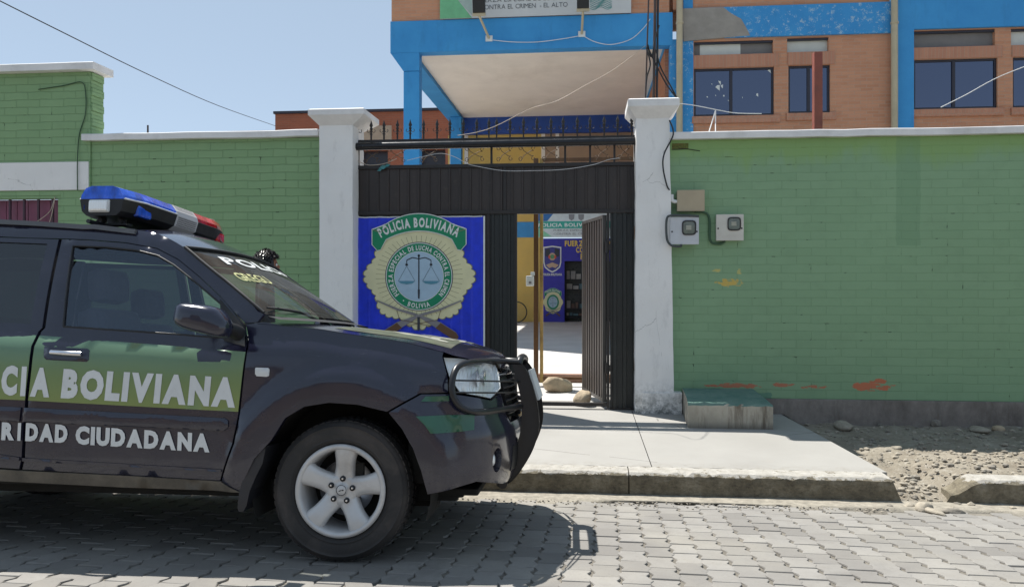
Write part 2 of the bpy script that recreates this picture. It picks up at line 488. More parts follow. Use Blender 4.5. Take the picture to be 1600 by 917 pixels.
# the wheel arch openings
def arch(cx, r, z0, a0=-18, a1=198, n=26, squash=1.0):
    return [(cx+r*cos(radians(a0+(a1-a0)*i/n)), z0+r*squash*sin(radians(a0+(a1-a0)*i/n))) for i in range(n+1)]
win_f = PX((98, 510), (113, 384), (164, 386), (213, 391), (245, 399), (271, 414), (304, 440), (346, 476), (349, 528), (275, 522))
o1, o2 = both('front_door', fd, holes=[win_f], res=.05, thick=.03, bevel=.004)
for k, o in enumerate((o1, o2)):
    g = panel('window', win_f, body, MT['glass'], o, res=.05, off=-.012, thick=0, mirror=bool(k))
    # rubber frame round the glass
    m = MB(); pts = [body(s, z, -.006) for s, z in resamp(win_f, .05)]
    if k: pts = [Vector((p.x, -p.y, p.z)) for p in pts]
    m.tube(pts+[pts[0]], .0055, 6, cap=False).build('window_seal', MT['plastic'], g)
door_f, door_f2 = o1, o2
rd_r = [(91, 374), (65, 512), (59, 518), (48.5, 548), (45.5, 562), (38.5, 624), (32.5, 716), (29, 732.5)]
rz = sz(0, 371)
rd = PX(*rd_r) + [(-2.1, .445), (-2.17, .6), (-2.26, .75), (-2.36, .85), (-2.47, .93), (-2.53, 1.02), (-2.55, 1.2), (-2.5, 1.4), (-2.4, 1.66), rz]
wr = PX((47, 506), (73, 381), (0, 378)) + [(-2.34, 1.62), (-2.46, 1.22)] + PX((0, 504))
r1, r2 = both('rear_door', rd, holes=[wr], res=.06, thick=.03, bevel=.004)
for k, o in enumerate((r1, r2)):
    g = panel('window', wr, body, MT['tint'], o, res=.08, off=-.012, thick=0, mirror=bool(k))
# fender
fe = PX((388, 540), (375, 644), (365.5, 693), (346, 751), (373, 768), (383, 745), (397, 716), (410, 702), (423, 688), (445, 653), (475, 635), (514, 629), (558, 632), (604, 643),
        (656, 614), (700, 613), (699, 588), (691, 557), (693, 549.5), (618, 531.5), (549, 522), (497, 513.5), (445, 509), (412, 503), (384, 507))
both('fender', fe, res=.035, thick=.035, bevel=.003)
sg = SC
bl = PX((607, 644.5), (658, 616), (702, 615.5), (720, 617.5), (768, 626), (783, 614))
bb = PX((745, 752), (715, 761), (668, 772), (658, 735.5), (645, 700), (628, 670))
bp = bl + [(1.08, .70), (1.1, .655), (SC, .655), (SC, .34), (1.05, .335)] + bb
m = MB()
fog = [(.86+.05*cos(t*pi/8), .485+.062*sin(t*pi/8)) for t in range(16)]
low_in = [(1.08, .40), (SC-.0005, .40), (SC-.0005, .53), (1.1, .53)]
m2 = MB(); panel('', bp, body, None, res=.04, thick=.04, holes=[fog], mb=m2, bevel=.003); panel('', bp, body, None, res=.04, thick=.04, holes=[fog], mirror=True, mb=m2, bevel=.003)
bumper = m2.build('front_bumper', PT, car)
m2 = MB(); panel('', low_in, body, None, res=.05, off=.004, thick=.01, mb=m2); panel('', low_in, body, None, res=.05, off=.004, thick=.01, mirror=True, mb=m2)
m2.build('air_intake', MT['plastic'], bumper)
for mir in (False, True):
    rc = panel('fog_lamp', [(.86+(a-.86)*1.25, .485+(b-.485)*1.25) for a, b in fog], body, MT['plastic'], bumper, res=.03, off=-.04, thick=0, mirror=mir)
    m2 = MB(); c = body(.86, .485, -.03); c = Vector((c.x, -c.y, c.z)) if mir else c
    m2.lathe([(0, -.012), (.02, -.01), (.034, 0), (.036, .02)], 24, axis='x'); m2.v = [(c.x-v[0], c.y+v[1], c.z+v[2]) for v in m2.v]
    m2.build('bulb', MT['reflector'], bumper)
# rear quarter, tailgate
qz = [(-2.12, .43), (-2.19, .6), (-2.28, .76), (-2.38, .86), (-2.49, .94), (-2.55, 1.03), (-2.565, 1.2), (-2.515, 1.4), (-2.415, 1.67), (-2.9, 1.69), (-3.2, 1.68), (-3.36, 1.3), (-3.44, 1.0), (-3.5, .6), (-3.5, .40), (-3.1, .38)]
qz += [(-2.625+.43*cos(radians(a)), .36+.43*sin(radians(a))) for a in range(180, -1, -12)][::1]
qz = [p for p in qz]
wq = [(-2.64, 1.23), (-2.56, 1.6), (-3.12, 1.6), (-3.24, 1.28)]
q1, q2 = both('rear_quarter', qz, holes=[wq], res=.06, thick=.03)
for k, o in enumerate((q1, q2)): panel('window', wq, body, MT['tint'], o, res=.1, off=-.01, thick=0, mirror=bool(k))
tg = [(-3.51, .40), (-3.51, .6), (-3.45, 1.0), (-3.37, 1.3), (-3.21, 1.68), (-3.4, 1.70), (SR, 1.71), (SR, .42)]
tw = [(-3.52, 1.15), (-3.44, 1.6), (SR+.0005, 1.62), (SR+.0005, 1.15)]
m2 = MB()
tg2 = [(-3.51, .40), (-3.51, .6), (-3.45, 1.0), (-3.37, 1.3), (-3.21, 1.68), (-3.4, 1.70), (SR, 1.71), (SR, 1.62), (-3.44, 1.6), (-3.52, 1.15), (SR, 1.15), (SR, .42)]
for mi in (False, True): panel('', tg2, body, None, res=.07, thick=.03, mirror=mi, mb=m2)
tail = m2.build('tailgate', PT, car)
m2 = MB()
for mi in (False, True): panel('', [(-3.52, 1.15), (-3.44, 1.6), (SR, 1.62), (SR, 1.15)], body, None, res=.1, off=-.01, thick=0, mirror=mi, mb=m2)
m2.build('rear_window', MT['tint'], tail)
for mi in (False, True): panel('tail_lamp', [(-3.46, .98), (-3.38, 1.3), (-3.5, 1.28), (-3.56, .98)], body, MT['red'], car, res=.06, off=.004, thick=.02, mirror=mi)

# roof edge outline, cowl to tail, on the side surface
edge_px = [(384, 505), (400, 497), (412, 490), (386, 468), (360, 446), (336, 427), (314, 409), (300, 397), (285, 385), (268, 375), (249, 366.5), (232, 362), (216, 359.5), (131, 356), (60, 352.5), (0, 350.5)]
E_ = [sz(*p) for p in edge_px[2:]]
E_ += [(-2.45, E_[-1][1]+.006), (-2.9, E_[-1][1]-.002), (-3.2, E_[-1][1]-.03)]
up = PX(*[(384, 505), (402, 503)]) + E_
lo_side = [(-3.2, 1.69), (-2.9, 1.70), (-2.41, 1.68)] + [rz[:1] + (rz[1]+.006,)] + PX((45, 371.5)) + PX(*[(a, b-1.4) for a, b in reversed(door_top)]) + PX((381, 503))
both('roof_pillar', up + lo_side, res=.04, thick=.03, bevel=.003)
# windshield and roof as one loft between the two outlines
def loft(rows, n=18):
    """rows: (edge point on the near side, bulge x, bulge z)"""
    out = []
    for e, bx, bz in rows:
        row = []
        for j in range(n+1):
            y = e.y*(1-2*j/n); k = 1-(y/e.y)**2
            row.append(Vector((e.x+bx*k, y, e.z+bz*k)))
        out.append(row)
    return out
ED = smoothpoly(E_[:8], 4)
wt = []
NW = len(ED)
for i, (s, z) in enumerate(ED):
    t = i/(NW-1); e = body(s, z, -.004); wt.append((e, .17*(1-t)+.05*t, .0*(1-t)+.03*t))
top_i = next(i for i, (s, z) in enumerate(ED) if z >= sz(288, 388)[1])
rows = loft(wt[:top_i+1])
MB().grid(rows, flip=True).build('windshield', MT['wshield'], car)
ws_rows = rows
RD = smoothpoly(E_[6:], 4)
rr = []
for i, (s, z) in enumerate(RD):
    t = i/(len(RD)-1); e = body(s, z, -.002); rr.append((e, .05*(1-sm(t*2.5)), .03+.03*sm(t*3)))
roof = MB().grid(loft(rr), flip=True).build('roof', PT, car)
# seal round the top of the windshield
m2 = MB(); m2.tube([p+Vector((.004, 0, .006)) for p in rows[-1]], .009, 6); m2.tube([r[0]+Vector((0, -.002, .006)) for r in rows], .009, 6); m2.tube([r[-1]+Vector((0, .002, .006)) for r in rows], .009, 6)
m2.build('windshield_seal', MT['plastic'], car)
# hood
he = [(402, 505), (445, 509), (497, 513.5), (549, 522), (618, 531.5), (660, 541), (692, 549.5), (722, 558), (775, 568)]
H_ = [sz(*p) for p in he] + [(1.25, .945), (SC, .95)]
HD = smoothpoly(H_, 5); HD = [(min(SC, s), z) for s, z in HD]
hr = []
NH = len(HD)
ce = body(*HD[-1]); c0 = Vector((-.36, 0, 1.165))
for i, (s, z) in enumerate(HD):
    e = body(s, z, .001); t = i/(NH-1)
    xs_ = e.x if t < .999 else ce.x
    u = (e.x-HD[0][0])/(ce.x-HD[0][0]); u = max(0, min(1, u))
    c = Vector((c0.x+(ce.x-c0.x)*u, 0, 1.175-.05*u-.085*u*u-.03*max(0, u-.8)*5)); c = c.lerp(ce, sm((t-.75)/.25)) if t > .75 else c
    row = []
    for j in range(25):
        v = j/12
        if v <= 1: a, sg_ = e, 1
        else: v = 2-v; a, sg_ = Vector((e.x, -e.y, e.z)), -1
        p = a.lerp(c, v); k = sin(v*pi/2)
        zz = a.z + (c.z-a.z)*k + .018*sin(pi*min(1, v*1.0))*(1-sm((t-.7)/.3))
        row.append(Vector((p.x, p.y, zz)))
    hr.append(row)
hood = MB().grid(hr, flip=False).build('hood', PT, car)
HOOD = hr
def hood_at(u, v, off=.003):
    """u 0..1 across (near to far), v 0..1 cowl to nose"""
    i = v*(len(hr)-1); j = u*24; i0 = min(len(hr)-2, int(i)); j0 = min(23, int(j)); fi, fj = i-i0, j-j0
    p = hr[i0][j0].lerp(hr[i0+1][j0], fi).lerp(hr[i0][j0+1].lerp(hr[i0+1][j0+1], fi), fj)
    return p+Vector((0, 0, off))
m2 = MB(); rws = [[hood_at(.08+.84*j/16, .22+.40*i/8, .002) for j in range(17)] for i in range(9)]
m2.grid(rws).build('hood_patch', MT['hoodd'], hood)  # muted olive patch over the middle of the hood
m2 = MB(); text_into(m2, 'POLICIA', lambda u, v: hood_at(.5-u, .56-v, .005), w=.66, h=.22, bold=.03, align='c')
m2.build('hood_lettering', MT['hoodl'], hood)
# cowl and wipers
m2 = MB(); ww = [[Vector((p.x+.02, p.y, p.z-.012)) for p in rows[0]], [Vector((p.x+.09, p.y*1.02, p.z-.03)) for p in rows[0]]]
m2.grid(ww, smooth=False).build('cowl', MT['plastic'], car)
for ya, yb in ((-.28, -.72), (.35, -.2)):
    a = Vector((-.30, ya, 1.20)); b = Vector((-.40, yb, 1.225))
    w_ = thing
    m2 = MB(); m2.tube([a+Vector((0, 0, -.03)), a, a.lerp(b, .5)+Vector((-.01, 0, .035)), b+Vector((0, 0, .03))], .007, 6)
    wp = m2.build('wiper', MT['plastic'], car)
    MB().tube([a.lerp(b, .15)+Vector((-.045, 0, .035)), a.lerp(b, .6)+Vector((-.045, 0, .045)), a.lerp(b, 1.1)+Vector((-.03, 0, .03))], .006, 5).build('wiper_blade', MT['rubber'], wp)
# writing on the windshield
def ws_at(u, v, off=.004):
    i = v*(len(ws_rows)-1); j = u*18; i0 = max(0, min(len(ws_rows)-2, int(i))); j0 = max(0, min(17, int(j))); fi, fj = i-i0, j-j0
    p = ws_rows[i0][j0].lerp(ws_rows[i0+1][j0], fi).lerp(ws_rows[i0][j0+1].lerp(ws_rows[i0+1][j0+1], fi), fj)
    return p+Vector((off*.7, 0, off*.7))
wsh = [o for o in car.children if o.name.startswith('windshield') and 'seal' not in o.name][0]
m2 = MB(); text_into(m2, 'POLICIA', lambda u, v: ws_at(.14+u, .70+v), w=.68, h=.17, bold=.03); m2.build('windshield_lettering', MT['letter'], wsh)
m2 = MB(); text_into(m2, 'GREGU', lambda u, v: ws_at(.09+u, .44+v), w=.20, h=.12, bold=.02)
m2.build('windshield_marking', MT['olive'], wsh)

# headlights and grille
hl = PX((692, 558), (722.5, 560), (775, 570), (782, 590), (784, 606), (768, 622.5), (719, 614), (701, 589))
hs = [sum(p[0] for p in hl)/len(hl), sum(p[1] for p in hl)/len(hl)]
shr = lambda k: [(hs[0]+(a-hs[0])*k, hs[1]+(b-hs[1])*k) for a, b in hl]
for mi in (False, True):
    h = panel('headlight', hl, body, MT['lens'], car, res=.035, off=.0, thick=.02, mirror=mi, bevel=.004)
    panel('reflector', shr(.98), body, MT['reflector'], h, res=.03, off=-.035, thick=-.03, mirror=mi)
    m2 = MB()
    for ds, r in ((-.05, .05), (.065, .045)):
        c = body(hs[0]+ds, hs[1]-.0, -.035); c = Vector((c.x, -c.y, c.z)) if mi else c
        mm = MB().lathe([(0, 0), (r*.3, .002), (r*.45, .012), (r*.9, .03), (r, .03)], 20, axis='x')
        m2.add([(c.x-.01+v[1]*0+v[0], c.y+v[1], c.z+v[2]) for v in mm.v], mm.f, True)
    m2.build('bulb', MT['chrome'], h)
gs = sz(786, 600)[0]
gp = [(gs+.01, .685), (SC, .67), (SC, .93), (gs-.01, .90)]
m2 = MB()
for mi in (False, True): panel('', gp, body, None, res=.06, off=-.03, thick=-.03, mirror=mi, mb=m2)
gr = m2.build('radiator_grille', MT['plastic'], car)
for k, z in enumerate((.70, .735, .77, .805, .84, .875, .91)):
    m2 = MB(); p_ = [body(gs+(SC-gs)*i/10, z, -.006) for i in range(11)]; p_ += [Vector((p.x, -p.y, p.z)) for p in reversed(p_[:-1])]
    m2.tube(p_, .006, 6).build('slat', MT['chrome'] if k in (6,) else MT['trim'], gr)

# side mouldings, decals, lettering
mo = PX((39, 636.5), (352, 653), (357, 657), (357, 667), (352, 672.5), (36.5, 658.5))
for k, dr in enumerate((door_f, door_f2)): panel('moulding', mo, body, PT, dr, res=.016, off=.014, thick=.014, mirror=bool(k), bevel=.007)
mr = PX((34, 636.3), (31.5, 658.3)) + [(-2.12, .685), (-2.14, .73), (-2.12, .75)]
for k, dr in enumerate((r1, r2)): panel('moulding', mr, body, PT, dr, res=.016, off=.014, thick=.014, mirror=bool(k), bevel=.007)
low = PX((35.5, 715), (346, 733.5), (345.5, 737), (35, 720))
for k, dr in enumerate((door_f, door_f2)): panel('lower_crease', low, body, PT, dr, res=.04, off=.005, thick=.005, mirror=bool(k), bevel=0)
low = PX((31, 714.5), (30.5, 719.5)) + [(-2.1, .52), (-2.1, .54)]
for k, dr in enumerate((r1, r2)): panel('lower_crease', low, body, PT, dr, res=.04, off=.005, thick=.005, mirror=bool(k), bevel=0)
rk = PX((0, 733), (32, 735), (200, 743), (345, 752), (376, 769), (196, 761), (0, 751)) + [(-2.14, .37), (-2.14, .44)]
both('rocker', rk, mat=MT['dusty'], res=.05, off=.004, thick=.04)
df = PX((62.5, 524), (384, 549.5), (372.4, 643), (44.5, 625.5), (50, 575))
for k, dr in enumerate((door_f, door_f2)): panel('decal', df, body, MT['decal'], dr, res=.06, off=.0025, thick=0, mirror=bool(k))
dd = PX((57.5, 523.5), (45, 575), (39.5, 625)) + [(-2.25, .79), (-2.45, .96), (-2.5, 1.13)]
for k, dr in enumerate((r1, r2)): panel('decal', dd, body, MT['decal'], dr, res=.06, off=.0025, thick=0, mirror=bool(k))
panel('decal', [(-2.52, 1.13), (-2.48, .97), (-2.4, .93), (-3.3, .95), (-3.3, 1.14)], body, MT['decal'], q1, res=.08, off=.0025, thick=0)
def side_text(s, x0, y0, x1, y1, hpx, name, parent, mir, bold=.045, sh=0, off=.005):
    a = sz(x0, y0); b = sz(x1, y1); t_ = sz(x1, y1-hpx); w_ = b[0]-a[0]; sl = (b[1]-a[1])/w_; hh = t_[1]-b[1]
    m = MB()
    g = (lambda p: Vector((-.0, 0, 0))+Vector((2*.0+p.x, -p.y, p.z)))
    if mir: f = lambda u, v: g(body(a[0]+w_-u, a[1]+sl*(w_-u)+v, off))
    else: f = lambda u, v: body(a[0]+u, a[1]+sl*u+v, off)
    text_into(m, s, f, w=w_, h=hh, bold=bold+.02, shear=sh)
    return m.build(name, MT['letter'], parent)
side_text('BOLIVIANA', 96, 618, 368, 633, 42, 'door_lettering', door_f, False, sh=.05)
side_text('A', 47.5, 615.5, 78, 617, 41, 'door_lettering', door_f, False, sh=.02)
side_text('DAD', 40.5, 686.2, 106, 689.6, 25.5, 'door_lettering', door_f, False)
side_text('CIUDADANA', 118.5, 691, 328, 704, 26, 'door_lettering', door_f, False)
def rear_text(s, s0, s1, z, h, name):
    m = MB(); text_into(m, s, lambda u, v: body(s0+u, z+v, .005), w=s1-s0, h=h, bold=.065); return m.build(name, MT['letter'], r1)
ca = sz(0, 613); cb = sz(32, 614.5)
hR = sz(20, 660)[1]-sz(20, 685)[1]
hC = sz(20, 572)[1]-sz(20, 613.5)[1]
rear_text('C', sz(2, 613)[0], sz(27, 614)[0], sz(10, 613.5)[1], hC, 'door_lettering')
rear_text('POLI', sz(2, 613)[0]-.44, sz(2, 613)[0]-.03, sz(0, 613)[1]+.006, hC, 'door_lettering')
hR = sz(20, 660)[1]-sz(20, 685)[1]
rear_text('I', sz(32.5, 614.7)[0], sz(40.5, 614.9)[0], sz(36, 614.8)[1], hC, 'door_lettering')
rear_text('I', sz(28, 685.8)[0], sz(33, 686)[0], sz(30, 685.9)[1], hR, 'door_lettering')
rear_text('R', sz(3, 684.5)[0], sz(23, 685.5)[0], sz(10, 685)[1], hR, 'door_lettering')
rear_text('SEGU', sz(3, 684.5)[0]-.34, sz(3, 684.5)[0]-.015, sz(0, 684.5)[1]+.004, hR, 'door_lettering')
# handles
for k, (x0, y0, dr) in enumerate(((68.7, 540, door_f), (68.7, 540, door_f2))):
    bz_ = PX((70, 541), (137, 544.5), (140.5, 548), (139.5, 562), (136, 565.3), (73, 562), (69, 558))
    h = panel('handle_bezel', bz_, body, MT['paint'], dr, res=.03, off=.006, thick=.006, mirror=bool(k), bevel=.003)
    a = body(*sz(84, 550), .02); b = body(*sz(131, 553), .02); c = a.lerp(b, .5)+Vector((0, -.012, 0))
    q = [Vector((p.x, -p.y, p.z)) if k else p for p in (a, c, b)]
    MB().tube(smoothpoly([tuple(p) for p in q], 4), .0125, 10).build('door_handle', MT['chrome'], dr)
a = body(-2.3, 1.03, .02); b = body(-2.14, 1.03, .02)
for mi, dr in ((0, r1), (1, r2)):
    MB().tube([Vector((p.x, -p.y if mi else p.y, p.z)) for p in (a, b)], .0125, 10).build('door_handle', MT['chrome'], dr)
# side marker
mk = PX((400, 574), (419, 574.5), (421.5, 577), (420.5, 587), (417, 588.5), (401.5, 587.5), (399, 584), (399, 576))
for mi in (0, 1): panel('side_marker', mk, body, MT['letter'], car, res=.02, off=.008, thick=.008, mirror=bool(mi), bevel=.004)
# mirrors
def mirror_pts(y, k=1.0, pts=((275, 503), (276, 488), (280, 477), (290, 473.5), (318, 476), (340, 481), (350, 490), (358, 503), (359, 518), (352, 528), (326, 524), (290, 514))):
    ps = [cpt(a, b, y) for a, b in pts]; c = sum(ps, Vector())/len(ps)
    return [c+(p-c)*k for p in ps]
for mi in (False, True):
    m2 = MB(); R_ = []
    for y, k in ((-.93, .55), (-.945, .8), (-.97, .95), (-1.01, 1.0), (-1.05, .97), (-1.08, .85), (-1.095, .6), (-1.1, .2)):
        p_ = smoothpoly([tuple(p) for p in mirror_pts(-1.02, k)], 3, closed=True); R_.append([Vector((p[0], -y if mi else y, p[2])) for p in p_+p_[:1]])
    m2.grid(R_, flip=not mi); m2.add(R_[-1][:-1], [tuple(range(len(R_[-1])-1))]); m2.add(R_[0][:-1], [tuple(range(len(R_[0])-1))])
    mm = m2.build('side_mirror', PT, car)
    A1 = cpt(356, 512, -.97); A2 = cpt(372, 521, -.88)
    A1, A2 = [Vector((p.x, -p.y if mi else p.y, p.z)) for p in (A1, A2)]
    MB().tube([A1, A1.lerp(A2, .5), A2], [.03, .038, .04], 12).build('mirror_arm', MT['plastic'], mm)
    tri = PX((344, 468), (383, 511), (383, 541), (352, 533), (347, 528))
    panel('mirror_mount', tri, body, MT['plastic'], mm, res=.05, off=.006, thick=.01, mirror=mi, bevel=.003)

# roof rails
for sgn in (-1, 1):
    p_ = []
    for px, py, y in ((0, 345, -.655), (60, 348, -.655), (131, 353, -.66)):
        q = cpt(px, py, y); p_.append((q.x, sgn*abs(q.y), q.z))
    p_ = [(-3.1, sgn*.62, p_[0][2]-.03), (-3.0, sgn*.64, p_[0][2]+.005)] + p_
    f_ = cpt(214, 357.5, -.66); p_ += [(cpt(150, 354, -.66).x, sgn*.66, cpt(150, 353, -.66).z), (f_.x, sgn*.665, f_.z-.012)]
    m2 = MB()
    for a, b in zip(p_, p_[1:]): m2.add([(a[0], a[1]-.017, a[2]-.02), (a[0], a[1]+.017, a[2]-.02), (b[0], b[1]+.017, b[2]-.02), (b[0], b[1]-.017, b[2]-.02), (a[0], a[1]-.013, a[2]+.006), (a[0], a[1]+.013, a[2]+.006), (b[0], b[1]+.013, b[2]+.006), (b[0], b[1]-.013, b[2]+.006)],
                                        [(0, 1, 2, 3), (4, 7, 6, 5), (0, 3, 7, 4), (1, 5, 6, 2), (3, 2, 6, 7), (0, 4, 5, 1)])
    m2.build('roof_rail', MT['rail'], car)

# wheels
def wheel(cx, sgn):
    W = bpy.data.objects.new('wheel', None); COL.objects.link(W); W.parent = car; W.location = (cx, 0, .348)
    F = lambda y: sgn*y
    tyre = [(.225, .20), (.24, .215), (.2485, .218), (.25, .2215), (.2525, .2215), (.254, .2195), (.262, .222), (.30, .225), (.312, .2235), (.314, .2265), (.3165, .2265), (.3185, .2215), (.327, .217), (.338, .205), (.344, .19), (.346, .17), (.347, .1), (.346, .05), (.338, .02), (.3, .002), (.24, .0), (.225, .02)]
    m = MB().lathe([(r, sgn*(.635+h)) for r, h in tyre], 72)
    tr = m.build('tyre', MT['rubber'], W, recalc=True)
    # tread blocks on the shoulder
    m = MB()
    for k in range(60):
        a = 2*pi*k/60
        for (h0, h1) in ((.02, .07), (.08, .135), (.145, .2)):
            q = a+(.5*2*pi/60 if h0 == .08 else 0); w = 2*pi/60*.36
            vs = []
            for r in (.340, .3505):
                for dh, da in ((h0, -w), (h0, w), (h1, w), (h1, -w)):
                    rr_ = r - (.006 if dh >= .2 else 0)
                    vs.append((rr_*cos(q+da), sgn*(.635+dh), rr_*sin(q+da)))
            m.add(vs, [(0, 1, 2, 3), (4, 7, 6, 5), (0, 4, 5, 1), (1, 5, 6, 2), (2, 6, 7, 3), (3, 7, 4, 0)])
    m.build('tread', MT['rubber'], W, recalc=True)
    m = MB().lathe([(.229, sgn*.85), (.226, sgn*.858), (.214, sgn*.862), (.203, sgn*.856), (.197, sgn*.835), (.193, sgn*.80), (.19, sgn*.66)], 72)
    # five broad spokes
    n = 60
    def spoke(a):
        vs = []; fs = []; K = 9
        for i in range(K):
            t = i/(K-1); r = .055+t*.152
            w = .054-.010*sin(pi*t*.9)+.012*t*t + (.004 if i == 0 else 0)
            h = .822+.030*sm(t*1.15)
            for j, (ww, hh) in enumerate(((-1, -.04), (-.97, -.012), (-.72, 0), (-.35, .003), (.35, .003), (.72, 0), (.97, -.012), (1, -.04))):
                u, v = r, w*ww
                vs.append((u*cos(a)-v*sin(a), sgn*(h+hh), u*sin(a)+v*cos(a)))
        for i in range(K-1):
            for j in range(7): fs.append((i*8+j, i*8+j+1, (i+1)*8+j+1, (i+1)*8+j))
        return vs, fs
    for k in range(5):
        vs, fs = spoke(radians(84+72*k)); m.add(vs, fs, True)
    m.lathe([(.0, sgn*.832), (.027, sgn*.832), (.030, sgn*.828), (.032, sgn*.824), (.05, sgn*.826), (.075, sgn*.824), (.083, sgn*.81), (.085, sgn*.77)], 40)
    rim = m.build('rim', MT['alloy'], W, recalc=True)
    for k in range(5):
        a = radians(84+72*k+36-36); r = .057
        c = (r*cos(a), sgn*.8, r*sin(a))
        m = MB().lathe([(0, sgn*.8345), (.0135, sgn*.8345), (.0145, sgn*.82)], 16, c=(c[0], 0, c[2])); lh = m.build('lug_hole', MT['plastic'], rim, recalc=True)
        MB().lathe([(0, sgn*.839), (.0045, sgn*.839), (.0065, sgn*.836), (.0075, sgn*.834)], 6, c=(c[0], 0, c[2]), smooth=False).build('lug_nut', MT['chrome'], lh, recalc=True)
    m = MB().lathe([(.0235, sgn*.8325), (.025, sgn*.8335), (.0265, sgn*.8325)], 30); m.v += []
    for s_ in (-1, 1):
        m.add([(s_*.002, sgn*.8345, .004*s_), (s_*.013, sgn*.8345, .005*s_-.002), (s_*.013, sgn*.8345, .001*s_-.003), (s_*.002, sgn*.8345, -.003*s_)], [(0, 1, 2, 3)])
    m.build('centre_cap_mark', MT['trim'], rim, recalc=True)
    m = MB().lathe([(.0, sgn*.74), (.14, sgn*.74), (.14, sgn*.72)], 40); m.build('brake_disc', MT['chrome'], W, recalc=True)
    m = MB().box(-.02, .10, sgn*.76-.03, sgn*.76+.0, .04, .13, .01); m.build('brake_caliper', MT['under'], W)
    m = MB().lathe([(.193, sgn*.66), (0, sgn*.66)], 40); m.build('wheel_backing', MT['under'], W, recalc=True)
for cx in (0, -2.625):
    for sg in (-1, 1): wheel(cx, sg)
# wheel wells, underbody, mudflaps
for cx in (0, -2.625):
    for sg in (-1, 1):
        rows_ = []
        for i in range(19):
            a = radians(-20+220*i/18); rows_.append([Vector((cx+.455*cos(a), sg*y, .36+.455*sin(a))) for y in (.845, .7, .45)])
        m = MB().grid(rows_); m.add([Vector((cx+.455*cos(radians(-20+220*i/18)), sg*.45, .36+.455*sin(radians(-20+220*i/18)))) for i in range(19)], [tuple(range(19))])
        m.build('wheel_well', MT['under'], car)
fl = [(q.x, q.z) for q in (cpt(a, b, -.87) for a, b in ((419, 697), (414, 722), (404, 742), (394, 765), (389, 788), (384, 797), (377, 797), (375, 790), (378, 765), (386, 738), (396, 712), (404, 699)))]
for sg in (-1, 1): MB().prism(fl, sg*.90, sg*.72).build('mudflap', MT['trim'], car)
m = MB(); m.box(-3.4, .55, -.6, .6, .26, .36, .02); m.box(-2.1, -.52, -.82, .82, .34, .44, .02); m.box(-.35, .62, -.42, .42, .36, .92, .03); m.box(.3, .62, -.7, .7, .36, .60, .03); m.box(-3.45, -3.1, -.75, .75, .36, .7, .03)
m.tube([(-.05, -.7, .33), (-.05, .7, .33)], .03, 8)
m.build('underbody', MT['under'], car)
m = MB(); m.box(.42, .66, -.62, .62, .295, .33, .01); m.box(.5, .58, -.60, -.5, .28, .33, .01); m.build('skid_plate', MT['under'], car)
# interior
m = MB(); m.box(-.72, -.30, -.72, .72, .75, 1.10, .05); m.box(-.55, -.22, -.66, .66, 1.0, 1.14, .04); m.build('dashboard', MT['plastic'], car)
m = MB(); m.box(-3.3, -.4, -.78, .78, .44, .55); m.build('cabin_floor', MT['under'], car)
for sg in (-1, 1):
    m = MB(); m.box(-1.35, -.85, sg*.36-.24, sg*.36+.24, .6, .78, .05)
    m.box(-1.50, -1.36, sg*.36-.23, sg*.36+.23, .72, 1.27, .06, rot=Matrix.Rotation(radians(-9), 3, 'Y'))
    sh_ = Matrix.Translation((-.08, 0, 0) if sg < 0 else (-.25, 0, -.06)); m.xf(sh_)
    st = m.build('front_seat', MT['seat'], car)
    MB().box(-1.545, -1.42, sg*.36-.135, sg*.36+.135, 1.30, 1.50, .055, rot=Matrix.Rotation(radians(-6), 3, 'Y')).xf(sh_).build('headrest', MT['seat'], st)
m = MB(); m.box(-2.45, -2.0, -.66, .66, .6, .78, .05); m.box(-2.6, -2.45, -.66, .66, .74, 1.2, .06); m.build('rear_seat', MT['seat'], car)
m = MB(); c = Vector((-.78, -.36, 1.02)); rim_ = [c+Matrix.Rotation(radians(25), 3, 'Y')@Vector((0, .185*cos(t*pi/12), .185*sin(t*pi/12))) for t in range(25)]
m.tube(rim_, .014, 8, cap=False); m.tube([c, c+Vector((.18, 0, -.09))], .03, 8); m.tube([rim_[0], c, rim_[12]], .012, 6); m.build('steering_wheel', MT['plastic'], car)
m = MB().box(-.93, -.90, -.11, .11, 1.50, 1.56, .01); m.build('rear_view_mirror', MT['plastic'], car)

